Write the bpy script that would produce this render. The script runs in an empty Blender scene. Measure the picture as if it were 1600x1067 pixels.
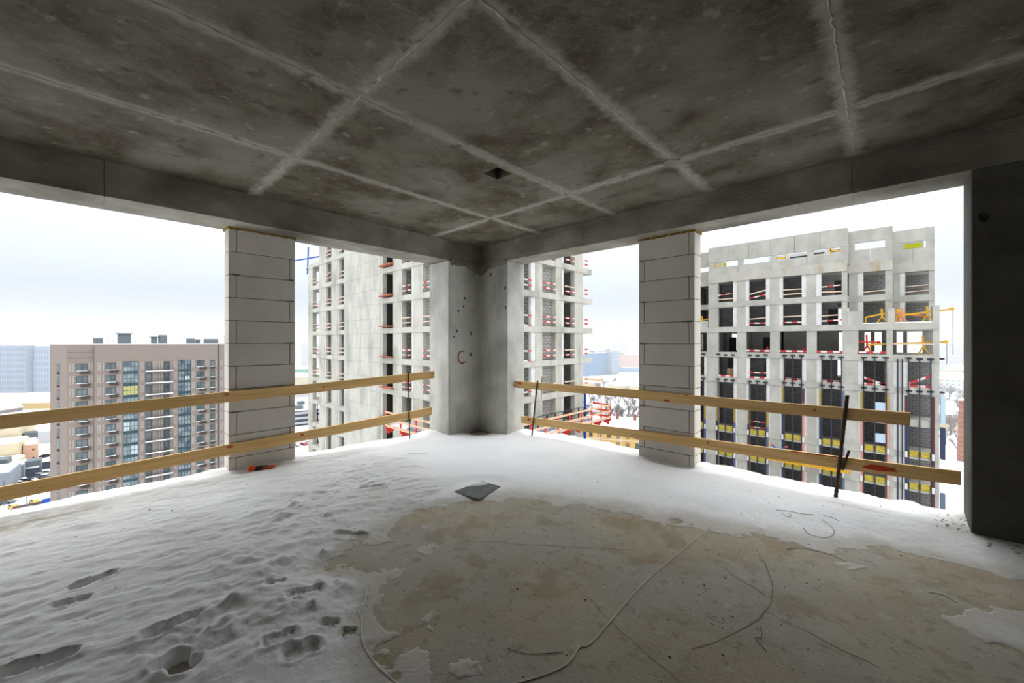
import bpy, bmesh, math, random
import numpy as np
from mathutils import Vector

random.seed(7)
S = bpy.context.scene
COL = S.collection

# ------------------------------------------------------------------ camera, sky, exposure
cam_d = bpy.data.cameras.new('camera')
cam = bpy.data.objects.new('camera', cam_d)
COL.objects.link(cam)
cam.location = (4.87, -4.38, 1.47)
cam.rotation_euler = (math.radians(90), 0, math.radians(43.38))
cam_d.sensor_width = 36.0
cam_d.lens = 36.0 * 619.0 / 1600.0
cam_d.clip_start = 0.05
cam_d.clip_end = 8000
S.camera = cam

S.view_settings.view_transform = 'Standard'
S.view_settings.look = 'None'
S.view_settings.exposure = 1.97
S.view_settings.gamma = 1.0
S.view_settings.use_curve_mapping = False
S.cycles.max_bounces = 12
S.cycles.diffuse_bounces = 6
S.cycles.use_denoising = True

SKY_STRENGTH = 1.0
w = bpy.data.worlds.new('overcast_sky')
S.world = w
w.use_nodes = True
nt = w.node_tree
nt.nodes.clear()
wo = nt.nodes.new('ShaderNodeOutputWorld')
bg = nt.nodes.new('ShaderNodeBackground')
tc = nt.nodes.new('ShaderNodeTexCoord')
sx = nt.nodes.new('ShaderNodeSeparateXYZ')
rp = nt.nodes.new('ShaderNodeValToRGB')
rp.color_ramp.elements[0].position = 0.0
rp.color_ramp.elements[0].color = (0.222, 0.229, 0.242, 1)
rp.color_ramp.elements[1].position = 1.0
rp.color_ramp.elements[1].color = (1.30, 1.33, 1.36, 1)
for p_, c_ in ((0.10, (0.214, 0.232, 0.257)), (0.25, (0.278, 0.298, 0.325)), (0.5, (0.61, 0.635, 0.66))):
    e = rp.color_ramp.elements.new(p_)
    e.color = (*c_, 1)
nt.links.new(tc.outputs['Generated'], sx.inputs[0])
nt.links.new(sx.outputs['Z'], rp.inputs[0])
nt.links.new(rp.outputs[0], bg.inputs['Color'])
bg.inputs['Strength'].default_value = SKY_STRENGTH
nt.links.new(bg.outputs[0], wo.inputs['Surface'])


# ------------------------------------------------------------------ materials
def mat(name, col, col2=None, scale=3.0, detail=6.0, rough=0.9, bump=0.0, bscale=30.0,
        stretch=(1, 1, 1), lo=0.35, hi=0.65, metallic=0.0, spec=0.3, col3=None, scale3=0.6, lo3=.5, hi3=.7):
    m = bpy.data.materials.new(name)
    m.use_nodes = True
    t = m.node_tree
    b = t.nodes['Principled BSDF']
    b.inputs['Roughness'].default_value = rough
    b.inputs['Metallic'].default_value = metallic
    b.inputs['Specular IOR Level'].default_value = spec
    b.inputs['Base Color'].default_value = (*col, 1)
    m.diffuse_color = (*col, 1)
    if col2 is None and not bump:
        return m
    g = t.nodes.new('ShaderNodeNewGeometry')
    mp = t.nodes.new('ShaderNodeMapping')
    mp.inputs['Scale'].default_value = stretch
    t.links.new(g.outputs['Position'], mp.inputs['Vector'])
    if col2 is not None:
        n = t.nodes.new('ShaderNodeTexNoise')
        n.inputs['Scale'].default_value = scale
        n.inputs['Detail'].default_value = detail
        n.inputs['Roughness'].default_value = 0.62
        t.links.new(mp.outputs[0], n.inputs['Vector'])
        r = t.nodes.new('ShaderNodeValToRGB')
        r.color_ramp.elements[0].position = lo
        r.color_ramp.elements[1].position = hi
        r.color_ramp.elements[0].color = (*col, 1)
        r.color_ramp.elements[1].color = (*col2, 1)
        t.links.new(n.outputs[0], r.inputs[0])
        out = r.outputs[0]
        if col3 is not None:
            n3 = t.nodes.new('ShaderNodeTexNoise')
            n3.inputs['Scale'].default_value = scale3
            n3.inputs['Detail'].default_value = 5
            t.links.new(mp.outputs[0], n3.inputs['Vector'])
            r3 = t.nodes.new('ShaderNodeMapRange')
            r3.inputs[1].default_value = lo3
            r3.inputs[2].default_value = hi3
            t.links.new(n3.outputs[0], r3.inputs[0])
            mx = t.nodes.new('ShaderNodeMix')
            mx.data_type = 'RGBA'
            t.links.new(r3.outputs[0], mx.inputs[0])
            t.links.new(out, mx.inputs[6])
            mx.inputs[7].default_value = (*col3, 1)
            out = mx.outputs[2]
        t.links.new(out, b.inputs['Base Color'])
    if bump:
        n2 = t.nodes.new('ShaderNodeTexNoise')
        n2.inputs['Scale'].default_value = bscale
        n2.inputs['Detail'].default_value = 6
        t.links.new(mp.outputs[0], n2.inputs['Vector'])
        bp = t.nodes.new('ShaderNodeBump')
        bp.inputs['Strength'].default_value = bump
        bp.inputs['Distance'].default_value = 0.02
        t.links.new(n2.outputs[0], bp.inputs['Height'])
        t.links.new(bp.outputs[0], b.inputs['Normal'])
    return m


def brick_mat(name, col, col2, joint, bw, bh, rough=0.95, axis='XZ', mortar=0.02):
    """courses too far away to pick apart: brick pattern in world metres"""
    m = bpy.data.materials.new(name)
    m.use_nodes = True
    t = m.node_tree
    b = t.nodes['Principled BSDF']
    b.inputs['Roughness'].default_value = rough
    b.inputs['Specular IOR Level'].default_value = 0.2
    g = t.nodes.new('ShaderNodeNewGeometry')
    s = t.nodes.new('ShaderNodeSeparateXYZ')
    t.links.new(g.outputs['Position'], s.inputs[0])
    ad = t.nodes.new('ShaderNodeMath')
    t.links.new(s.outputs['X'], ad.inputs[0])
    t.links.new(s.outputs['Y'], ad.inputs[1])
    c = t.nodes.new('ShaderNodeCombineXYZ')
    t.links.new(ad.outputs[0], c.inputs[0])
    t.links.new(s.outputs['Z'], c.inputs[1])
    br = t.nodes.new('ShaderNodeTexBrick')
    br.inputs['Color1'].default_value = (*col, 1)
    br.inputs['Color2'].default_value = (*col2, 1)
    br.inputs['Mortar'].default_value = (*joint, 1)
    br.inputs['Scale'].default_value = 1.0
    br.inputs['Mortar Size'].default_value = mortar
    br.inputs['Brick Width'].default_value = bw
    br.inputs['Row Height'].default_value = bh
    t.links.new(c.outputs[0], br.inputs['Vector'])
    t.links.new(br.outputs['Color'], b.inputs['Base Color'])
    return m


def stripe_mat(name, ca, cb, period, axis):
    """printed warning stripes along one world axis"""
    m = bpy.data.materials.new(name)
    m.use_nodes = True
    t = m.node_tree
    b = t.nodes['Principled BSDF']
    b.inputs['Roughness'].default_value = 0.7
    g = t.nodes.new('ShaderNodeNewGeometry')
    s = t.nodes.new('ShaderNodeSeparateXYZ')
    t.links.new(g.outputs['Position'], s.inputs[0])
    q = t.nodes.new('ShaderNodeMath')
    q.operation = 'DIVIDE'
    q.inputs[1].default_value = period
    t.links.new(s.outputs[axis], q.inputs[0])
    f = t.nodes.new('ShaderNodeMath')
    f.operation = 'FRACT'
    t.links.new(q.outputs[0], f.inputs[0])
    k = t.nodes.new('ShaderNodeMath')
    k.operation = 'GREATER_THAN'
    k.inputs[1].default_value = 0.5
    t.links.new(f.outputs[0], k.inputs[0])
    mx = t.nodes.new('ShaderNodeMix')
    mx.data_type = 'RGBA'
    mx.inputs[6].default_value = (*ca, 1)
    mx.inputs[7].default_value = (*cb, 1)
    t.links.new(k.outputs[0], mx.inputs[0])
    t.links.new(mx.outputs[2], b.inputs['Base Color'])
    return m


def srgb(r, g, b):
    f = lambda c: (c / 255 / 12.92) if c / 255 <= 0.04045 else ((c / 255 + 0.055) / 1.055) ** 2.4
    return (f(r), f(g), f(b))


def osrgb(r, g, b):
    return tuple(c * .60 for c in srgb(r, g, b))


CONC_BEAM = mat('concrete_beam_shaded', (0.19, 0.175, 0.138), (0.33, 0.31, 0.255), 1.6, 8, 0.9, 0.35, 22, (1, 1, 1.6),
                col3=(0.12, 0.11, 0.085), scale3=1.1, lo3=.48, hi3=.68)  # same concrete as the columns, darkened for the beams' lack of light
CONC_COL = mat('concrete_column', (0.44, 0.432, 0.385), (0.60, 0.59, 0.54), 2.2, 8, 0.9, 0.35, 25, (1, 1, .7),
               col3=(0.30, 0.295, 0.265), scale3=1.3, lo3=.48, hi3=.66)
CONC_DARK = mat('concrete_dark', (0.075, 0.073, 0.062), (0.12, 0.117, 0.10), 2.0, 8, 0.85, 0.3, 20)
CONC_BACK = mat('concrete_back', (0.20, 0.195, 0.18), (0.26, 0.255, 0.24), 1.5, 6, 0.9)
CONC_OUT = mat('concrete_frame', (0.275, 0.268, 0.237), (0.35, 0.342, 0.302), 0.9, 7, 0.9, 0, 1, (1, 1, .6),
               col3=(0.25, 0.243, 0.215), scale3=.35, lo3=.52, hi3=.72)
CONC_STAIN = mat('concrete_stained', (0.30, 0.29, 0.25), (0.36, 0.345, 0.30), 1.1, 7, 0.9, 0, 1, (1, 1, .3),
                 col3=(0.28, 0.215, 0.12), scale3=.8, lo3=.56, hi3=.7)
CONC_TOWER = mat('concrete_tower', (0.325, 0.314, 0.268), (0.41, 0.397, 0.345), 0.8, 7, 0.9, 0, 1, (1, 1, .5),
                 col3=(0.25, 0.24, 0.20), scale3=.5, lo3=.5, hi3=.7)
CONC_PANEL = mat('concrete_cast_panel', (0.335, 0.328, 0.286), (0.41, 0.40, 0.352), 1.3, 7, 0.9, 0, 1, (1, 1, .4),
                 col3=(0.24, 0.24, 0.215), scale3=.35, lo3=.5, hi3=.68)
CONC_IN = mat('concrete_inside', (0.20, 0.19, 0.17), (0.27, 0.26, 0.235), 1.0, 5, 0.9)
AERATED = mat('aerated_block', (0.60, 0.555, 0.485), (0.67, 0.62, 0.55), 2.4, 6, 0.92, 0.12, 120)
AERATED_W = mat('aerated_infill', (0.45, 0.443, 0.415), (0.51, 0.503, 0.475), 2.0, 5, 0.9)
MORTAR = mat('mortar', (0.10, 0.09, 0.065), (0.16, 0.14, 0.10), 12, 5, 0.95)
FOAM = mat('mounting_foam', (0.16, 0.10, 0.015), (0.36, 0.24, 0.03), 30, 5, 0.8, 0.3, 80)
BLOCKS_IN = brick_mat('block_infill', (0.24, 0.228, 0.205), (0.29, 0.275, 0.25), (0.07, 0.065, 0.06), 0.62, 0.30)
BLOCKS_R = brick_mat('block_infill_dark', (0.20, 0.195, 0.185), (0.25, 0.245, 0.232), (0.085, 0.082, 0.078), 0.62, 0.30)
STEEL_DARK = mat('dark_steel', (0.02, 0.02, 0.03), rough=.6)
RUST = mat('rusty_rebar', (0.05, 0.033, 0.025), (0.10, 0.055, 0.03), 25, 4, 0.85, 0.4, 90)
STRIPE_X = stripe_mat('warning_stripe_x', osrgb(210, 40, 48), osrgb(240, 225, 220), 1.1, 'X')
STRIPE_Y = stripe_mat('warning_stripe_y', osrgb(214, 50, 54), osrgb(240, 228, 222), 1.1, 'Y')
PALEWOOD = mat('pale_board', osrgb(225, 190, 160), osrgb(238, 212, 188), 2, 4, .8)
ORANGE = mat('safety_orange', osrgb(238, 62, 40), rough=.6)
YELLOW = mat('rig_yellow', osrgb(232, 176, 30), rough=.5)
YELLOWI = mat('insulation_yellow', osrgb(170, 150, 48), osrgb(205, 186, 80), 4, 4, .9)
LIME = mat('lime_sheet', osrgb(190, 196, 20), rough=.7)
NAVY = mat('frame_navy', osrgb(52, 60, 92), rough=.6)
PURPLE = mat('frame_purple', osrgb(104, 100, 140), rough=.6)
MAROON = mat('frame_maroon', osrgb(92, 48, 52), rough=.6)
SLATE = mat('frame_slate', osrgb(104, 116, 134), rough=.6)
SALMON = mat('frame_salmon', osrgb(228, 158, 140), rough=.6)
OCHRE = mat('frame_ochre', osrgb(182, 156, 70), rough=.7)
PALEBLUE = mat('wrapped_pane', osrgb(196, 214, 230), rough=.35)
BLUE = mat('strong_blue', osrgb(36, 92, 190), rough=.6)
SNOW_OUT = mat('snow_outside', (0.70, 0.715, 0.74), (0.78, 0.79, 0.81), .05, 5, 0.9)
BLACKHOLE = mat('unlit_black', (0.03, 0.03, 0.028), rough=1)  # near-black base colour paints the missing light in shaft, doorways and holes


# ------------------------------------------------------------------ mesh helpers
WO = {}


class MB:
    def __init__(self):
        self.v, self.f = [], []

    def box(self, x0, x1, y0, y1, z0, z1):
        n = len(self.v)
        self.v += [(x0, y0, z0), (x1, y0, z0), (x1, y1, z0), (x0, y1, z0), (x0, y0, z1), (x1, y0, z1), (x1, y1, z1), (x0, y1, z1)]
        self.f += [(n, n + 3, n + 2, n + 1), (n + 4, n + 5, n + 6, n + 7), (n, n + 1, n + 5, n + 4), (n + 1, n + 2, n + 6, n + 5),
                   (n + 2, n + 3, n + 7, n + 6), (n + 3, n, n + 4, n + 7)]
        return self

    def prism(self, pts, z0, z1):
        n, k = len(self.v), len(pts)
        self.v += [(x, y, z0) for x, y in pts] + [(x, y, z1) for x, y in pts]
        self.f += [tuple(range(n + k - 1, n - 1, -1)), tuple(range(n + k, n + 2 * k))]
        for i in range(k):
            j = (i + 1) % k
            self.f.append((n + i, n + j, n + k + j, n + k + i))
        return self

    def bar(self, a, b, w_, h_, up=(0, 0, 1)):
        """rectangular bar from a to b, w_ across, h_ along 'up'"""
        a, b, up = Vector(a), Vector(b), Vector(up)
        d = (b - a).normalized()
        s = d.cross(up)
        if s.length < 1e-4:
            s = d.cross(Vector((1, 0, 0)))
        s.normalize()
        u = s.cross(d).normalized()
        n = len(self.v)
        for p in (a, b):
            for i, j in ((-1, -1), (1, -1), (1, 1), (-1, 1)):
                self.v.append(tuple(p + s * (i * w_ / 2) + u * (j * h_ / 2)))
        self.f += [(n, n + 1, n + 2, n + 3), (n + 7, n + 6, n + 5, n + 4), (n, n + 4, n + 5, n + 1), (n + 1, n + 5, n + 6, n + 2),
                   (n + 2, n + 6, n + 7, n + 3), (n + 3, n + 7, n + 4, n)]
        return self

    def tube(self, pts, r, k=6, taper=None):
        pts = [Vector(p) for p in pts]
        n = len(self.v)
        m = len(pts)
        for i, p in enumerate(pts):
            d = (pts[min(i + 1, m - 1)] - pts[max(i - 1, 0)]).normalized()
            s = d.cross(Vector((0, 0, 1)))
            if s.length < 1e-3:
                s = Vector((1, 0, 0))
            s.normalize()
            u = s.cross(d)
            rr = r if taper is None else r + (taper - r) * i / (m - 1)
            for j in range(k):
                a = 2 * math.pi * j / k
                self.v.append(tuple(p + s * math.cos(a) * rr + u * math.sin(a) * rr))
        for i in range(m - 1):
            for j in range(k):
                j2 = (j + 1) % k
                self.f.append((n + i * k + j, n + i * k + j2, n + (i + 1) * k + j2, n + (i + 1) * k + j))
        self.f += [tuple(n + j for j in range(k))[::-1], tuple(n + (m - 1) * k + j for j in range(k))]
        return self

    def raw(self, v, f):
        n = len(self.v)
        self.v += list(v)
        self.f += [tuple(i + n for i in q) for q in f]
        return self


def link(o, parent, origin):
    COL.objects.link(o)
    WO[o.name] = Vector(origin)
    if parent:
        o.parent = parent
        o.location = Vector(origin) - WO[parent.name]
    else:
        o.location = origin
    return o


def obj(name, mb, m, parent=None, smooth=False, bevel=0.0, seg=1):
    vs = np.array(mb.v, float)
    lo, hi = vs.min(0), vs.max(0)
    org = ((lo[0] + hi[0]) / 2, (lo[1] + hi[1]) / 2, lo[2])
    me = bpy.data.meshes.new(name)
    me.from_pydata([tuple(q) for q in vs - np.array(org)], [], mb.f)
    me.materials.append(m)
    if bevel or smooth:
        b = bmesh.new()
        b.from_mesh(me)
        if bevel:
            bmesh.ops.bevel(b, geom=b.edges[:], offset=bevel, segments=seg, affect='EDGES', profile=.5)
        if smooth:
            for f in b.faces:
                f.smooth = True
        b.to_mesh(me)
        b.free()
    o = bpy.data.objects.new(name, me)
    return link(o, parent, org)


def box(name, x0, x1, y0, y1, z0, z1, m, parent=None, bevel=0.0):
    return obj(name, MB().box(x0, x1, y0, y1, z0, z1), m, parent, bevel=bevel)


def mesh_of(name, mb, m, bevel=0.0):
    """mesh datablock in its own coordinates, for sharing between alike pieces"""
    me = bpy.data.meshes.new(name)
    me.from_pydata(mb.v, [], mb.f)
    for q in (m if isinstance(m, (list, tuple)) else [m]):
        me.materials.append(q)
    if bevel:
        b = bmesh.new()
        b.from_mesh(me)
        bmesh.ops.bevel(b, geom=b.edges[:], offset=bevel, segments=1, affect='EDGES')
        b.to_mesh(me)
        b.free()
    return me


def inst(name, me, loc, parent=None, rotz=0.0, scale=None):
    o = bpy.data.objects.new(name, me)
    link(o, parent, loc)
    if rotz:
        o.rotation_euler = (0, 0, rotz)
    if scale:
        o.scale = scale
    return o


def root(name, loc, label, cat, group=None, rotz=0):
    o = bpy.data.objects.new(name, None)
    o.empty_display_size = .2
    link(o, None, loc)
    o.rotation_euler = (0, 0, rotz)
    return tag(o, label, cat, group)


def tag(o, label=None, cat=None, group=None, kind=None):
    if label: o['label'] = label
    if cat: o['category'] = cat
    if group: o['group'] = group
    if kind: o['kind'] = kind
    return o


def copy_tree(o, parent=None, name=None):
    c = o.copy()
    COL.objects.link(c)
    c.parent = parent
    for ch in [q for q in bpy.data.objects if q.parent == o]:
        copy_tree(ch, c)
    return c


# ------------------------------------------------------------------ numpy noise
def vnoise(X, Y, seed):
    r = np.random.RandomState(seed).rand(257, 257)
    xi, yi = np.floor(X).astype(int), np.floor(Y).astype(int)
    fx, fy = X - xi, Y - yi
    fx, fy = fx * fx * fx * (fx * (fx * 6 - 15) + 10), fy * fy * fy * (fy * (fy * 6 - 15) + 10)
    xi, yi = xi % 256, yi % 256
    return ((r[xi, yi] * (1 - fx) + r[xi + 1, yi] * fx) * (1 - fy) + (r[xi, yi + 1] * (1 - fx) + r[xi + 1, yi + 1] * fx) * fy)


def fbm(X, Y, scale, seed, octv=4, gain=.5):
    a, s, tot = 1.0, scale, 0
    out = np.zeros_like(X)
    for i in range(octv):
        out += a * (vnoise(X * s + 31.7 * i, Y * s + 17.3 * i, seed + i) - .5)
        tot += a
        a *= gain
        s *= 2.03
    return out / tot * 2


def sstep(a, b, x):
    t = np.clip((x - a) / (b - a), 0, 1)
    return t * t * (3 - 2 * t)


def poly_sd(px, py, poly):
    """signed distance to a polygon, positive outside"""
    P = np.array(poly)
    Q = np.roll(P, -1, 0)
    d = np.full(px.shape, 1e9)
    ins = np.zeros(px.shape, bool)
    for (ax, ay), (bx, by) in zip(P, Q):
        ex, ey = bx - ax, by - ay
        t = np.clip(((px - ax) * ex + (py - ay) * ey) / (ex * ex + ey * ey), 0, 1)
        d = np.minimum(d, np.hypot(px - ax - t * ex, py - ay - t * ey))
        c = ((ay > py) != (by > py)) & (px < (bx - ax) * (py - ay) / (by - ay + 1e-12) + ax)
        ins ^= c
    return np.where(ins, -d, d)


# ================================================================== THE ROOM
BEAM_Z, CEIL_Z = 2.715, 3.02
XL, YR = -0.5, 0.4          # outer planes of the two open sides
RX, RY = 8.6, -8.4          # closed back sides behind the camera

FLOOR_M = mat('floor_concrete', (0.36, 0.305, 0.21), (0.48, 0.425, 0.315), 1.5, 9, 0.82, 0.25, 60, (1, 1, 1),
              col3=(0.42, 0.40, 0.345), scale3=.9, lo3=.46, hi3=.62)


def add_speckle(m, sc, thr, colr, amt):
    t = m.node_tree
    b = t.nodes['Principled BSDF']
    src = b.inputs['Base Color'].links[0].from_socket
    g = t.nodes.new('ShaderNodeNewGeometry')
    n = t.nodes.new('ShaderNodeTexNoise')
    n.inputs['Scale'].default_value = sc
    n.inputs['Detail'].default_value = 3
    t.links.new(g.outputs['Position'], n.inputs['Vector'])
    r = t.nodes.new('ShaderNodeMapRange')
    r.inputs[1].default_value = thr
    r.inputs[2].default_value = thr + .08
    r.inputs[4].default_value = amt
    t.links.new(n.outputs[0], r.inputs[0])
    mx = t.nodes.new('ShaderNodeMix')
    mx.data_type = 'RGBA'
    t.links.new(r.outputs[0], mx.inputs[0])
    t.links.new(src, mx.inputs[6])
    mx.inputs[7].default_value = (*colr, 1)
    t.links.new(mx.outputs[2], b.inputs['Base Color'])


add_speckle(FLOOR_M, 60, .62, (0.17, 0.14, 0.10), .5)
add_speckle(FLOOR_M, 13, .58, (0.24, 0.20, 0.135), .45)
add_speckle(FLOOR_M, 16, .62, (0.55, 0.53, 0.47), .5)
add_speckle(FLOOR_M, 2.6, .56, (0.29, 0.215, 0.12), .45)
add_speckle(FLOOR_M, 4.2, .60, (0.52, 0.50, 0.44), .35)
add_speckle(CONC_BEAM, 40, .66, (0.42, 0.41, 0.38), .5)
add_speckle(CONC_COL, 30, .68, (0.13, 0.125, 0.11), .6)

floor = box('floor', XL, RX, RY, YR, -0.24, 0.0, FLOOR_M)
tag(floor, 'bare brownish concrete floor slab between the snow drifts', 'floor', kind='structure')


def ribbon(pts, wd, z, jit=0.0):
    mb = MB()
    n = len(pts)
    for i, (x, y) in enumerate(pts):
        a, b = pts[max(i - 1, 0)], pts[min(i + 1, n - 1)]
        dx, dy = b[0] - a[0], b[1] - a[1]
        l = math.hypot(dx, dy) or 1
        h = wd / 2 * (1 + random.uniform(-jit, jit))
        mb.v += [(x - dy / l * h, y + dx / l * h, z), (x + dy / l * h, y - dx / l * h, z)]
    for i in range(n - 1):
        mb.f.append((2 * i, 2 * i + 1, 2 * i + 3, 2 * i + 2))
    return mb


def wobble(a, b, n, amp):
    out = []
    for i in range(n + 1):
        t = i / n
        out.append((a[0] + (b[0] - a[0]) * t + random.uniform(-amp, amp), a[1] + (b[1] - a[1]) * t + random.uniform(-amp, amp)))
    return out


CRACK = mat('crack_dark', (0.26, 0.22, 0.155), rough=1)
arc = [(4.20 + .20 * math.sin(math.pi * i / 14) + random.uniform(-.006, .006), -1.15 - i * .09) for i in range(15)]
for pts, wd in ((arc, .007), (wobble((4.05, -1.55), (4.40, -1.72), 10, .012), .004),
                (wobble((4.38, -1.86), (4.85, -1.95), 12, .008), .004), (wobble((3.4, -2.35), (4.5, -2.75), 20, .012), .003),
                (wobble((2.6, -2.5), (3.6, -1.75), 22, .012), .003)):
    obj('crack', ribbon(pts, wd, 0.0012, .5), CRACK, floor)

# ceiling: slab with a square opening, and the imprints of the formwork sheets as panels
HX0, HX1, HY0, HY1 = 2.168, 2.360, -1.908, -1.722
SEAM_X = [1.25, 2.44, 3.54, 4.68, 5.86, 7.04]
SEAM_Y = [-7.8, -5.51, -3.22, -0.93]
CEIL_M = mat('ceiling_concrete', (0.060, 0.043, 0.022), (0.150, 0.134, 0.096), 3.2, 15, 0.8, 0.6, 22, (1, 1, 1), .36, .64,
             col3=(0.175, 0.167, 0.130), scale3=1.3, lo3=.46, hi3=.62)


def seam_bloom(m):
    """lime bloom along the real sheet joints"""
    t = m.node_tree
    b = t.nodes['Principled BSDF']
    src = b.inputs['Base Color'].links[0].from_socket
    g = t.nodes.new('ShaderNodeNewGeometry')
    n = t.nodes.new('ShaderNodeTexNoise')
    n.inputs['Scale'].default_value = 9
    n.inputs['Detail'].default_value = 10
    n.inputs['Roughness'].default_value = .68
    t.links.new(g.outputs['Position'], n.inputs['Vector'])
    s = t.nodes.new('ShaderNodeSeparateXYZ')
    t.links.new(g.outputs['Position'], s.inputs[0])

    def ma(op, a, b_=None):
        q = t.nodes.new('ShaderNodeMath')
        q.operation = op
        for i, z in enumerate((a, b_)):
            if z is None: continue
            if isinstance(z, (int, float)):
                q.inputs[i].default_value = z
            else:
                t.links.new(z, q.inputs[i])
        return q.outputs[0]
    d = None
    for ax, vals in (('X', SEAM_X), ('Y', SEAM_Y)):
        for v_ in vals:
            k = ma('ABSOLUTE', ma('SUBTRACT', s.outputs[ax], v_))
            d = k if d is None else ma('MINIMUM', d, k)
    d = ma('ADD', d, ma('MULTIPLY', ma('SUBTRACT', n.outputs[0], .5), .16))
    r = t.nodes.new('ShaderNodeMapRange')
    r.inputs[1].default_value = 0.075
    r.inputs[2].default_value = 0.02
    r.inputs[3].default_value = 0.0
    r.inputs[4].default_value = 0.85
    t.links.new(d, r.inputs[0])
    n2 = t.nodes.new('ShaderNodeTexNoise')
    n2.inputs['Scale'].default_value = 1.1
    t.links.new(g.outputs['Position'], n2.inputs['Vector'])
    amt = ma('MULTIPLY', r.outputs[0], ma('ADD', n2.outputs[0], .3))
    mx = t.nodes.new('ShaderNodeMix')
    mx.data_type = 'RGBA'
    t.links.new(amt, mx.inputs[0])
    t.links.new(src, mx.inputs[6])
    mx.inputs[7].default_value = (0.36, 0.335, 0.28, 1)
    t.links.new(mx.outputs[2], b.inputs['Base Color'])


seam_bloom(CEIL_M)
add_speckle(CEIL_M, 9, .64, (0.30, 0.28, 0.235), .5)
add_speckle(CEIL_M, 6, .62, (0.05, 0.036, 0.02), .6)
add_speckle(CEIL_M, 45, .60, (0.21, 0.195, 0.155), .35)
SEAM_M = mat('seam_fin', (0.30, 0.29, 0.26), (0.46, 0.45, 0.41), 9, 6, .9, .3, 60)


def ring(mb, x0, x1, y0, y1, z0, z1, h):
    """box with a square through-hole h=(hx0,hx1,hy0,hy1)"""
    a, b, c, d = h
    mb.box(x0, a, y0, y1, z0, z1).box(b, x1, y0, y1, z0, z1).box(a, b, y0, c, z0, z1).box(a, b, d, y1, z0, z1)
    return mb


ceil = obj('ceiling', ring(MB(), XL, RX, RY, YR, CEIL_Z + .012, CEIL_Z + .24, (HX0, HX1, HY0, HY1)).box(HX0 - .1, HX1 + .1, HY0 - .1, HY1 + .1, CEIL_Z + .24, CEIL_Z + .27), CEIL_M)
tag(ceil, 'dark stained concrete ceiling with pale formwork seams and a square hole', 'ceiling', kind='structure')
xs = [0.0] + SEAM_X + [RX]
ys = [RY] + SEAM_Y + [0.0]
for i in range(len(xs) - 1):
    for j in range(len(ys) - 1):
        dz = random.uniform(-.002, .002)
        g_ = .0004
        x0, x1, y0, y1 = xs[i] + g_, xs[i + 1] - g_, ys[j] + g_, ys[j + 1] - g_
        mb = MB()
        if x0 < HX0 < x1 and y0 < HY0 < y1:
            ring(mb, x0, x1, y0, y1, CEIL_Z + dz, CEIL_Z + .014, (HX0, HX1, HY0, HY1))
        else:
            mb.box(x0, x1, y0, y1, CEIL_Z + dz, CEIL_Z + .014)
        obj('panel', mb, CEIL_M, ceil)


def fin(a, b):
    n = int(math.hypot(b[0] - a[0], b[1] - a[1]) / .035)
    mb = MB()
    dx, dy = b[0] - a[0], b[1] - a[1]
    l = math.hypot(dx, dy)
    nx, ny = -dy / l, dx / l
    for i in range(n + 1):
        t = i / n
        x, y = a[0] + dx * t, a[1] + dy * t
        h = random.uniform(.0005, .005) * (1 if random.random() < .6 else .2)
        wd = random.uniform(.006, .02)
        c = random.uniform(-.006, .006)
        mb.v += [(x + nx * (c - wd), y + ny * (c - wd), CEIL_Z + .004), (x + nx * c, y + ny * c, CEIL_Z - .0025 - h), (x + nx * (c + wd), y + ny * (c + wd), CEIL_Z + .004)]
    for i in range(n):
        k = 3 * i
        mb.f += [(k, k + 1, k + 4, k + 3), (k + 1, k + 2, k + 5, k + 4)]
    return mb


for sx_ in SEAM_X[:4]:
    obj('seam_fin', fin((sx_, -6), (sx_, -.02)), SEAM_M, ceil)
for sy_ in SEAM_Y[2:]:
    obj('seam_fin', fin((.02, sy_), (7, sy_)), SEAM_M, ceil)
# chipped grey patch at one seam crossing
obj('patch', MB().prism([(3.44, -.98), (3.53, -1.03), (3.60, -.95), (3.57, -.87), (3.47, -.88)], CEIL_Z - .007, CEIL_Z + .01), CONC_BEAM, ceil)


# beams: each cast section a part of its own, a few mm out of line with the next
def beam(name, label, axis, cuts, fix0, fix1):
    b = bpy.data.objects.new(name, None)
    link(b, None, ((cuts[0] + cuts[-1]) / 2 if axis == 'x' else (fix0 + fix1) / 2, (cuts[0] + cuts[-1]) / 2 if axis == 'y' else (fix0 + fix1) / 2, BEAM_Z))
    tag(b, label, 'beam', kind='structure')
    for a, c in zip(cuts[:-1], cuts[1:]):
        o = random.uniform(-.003, .003)
        if axis == 'x':
            box('beam_section', a + .0006, c - .0006, fix0 + o, fix1, BEAM_Z + random.uniform(-.002, .002), CEIL_Z + .02, CONC_BEAM, b, bevel=.0012)
        else:
            box('beam_section', fix0, fix1 + o, a + .0006, c - .0006, BEAM_Z + random.uniform(-.002, .002), CEIL_Z + .02, CONC_BEAM, b, bevel=.0012)
    return b


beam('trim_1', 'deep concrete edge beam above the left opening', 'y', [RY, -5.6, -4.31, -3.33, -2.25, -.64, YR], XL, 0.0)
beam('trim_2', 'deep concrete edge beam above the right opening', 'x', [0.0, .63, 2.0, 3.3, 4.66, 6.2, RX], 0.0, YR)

# corner column, L-shaped
LA, RA = -0.64, 0.63


def rag_profile(a, b, n, z0, amp):
    return [(a + (b - a) * i / n, z0 + random.uniform(-amp, amp)) for i in range(n + 1)]


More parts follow.
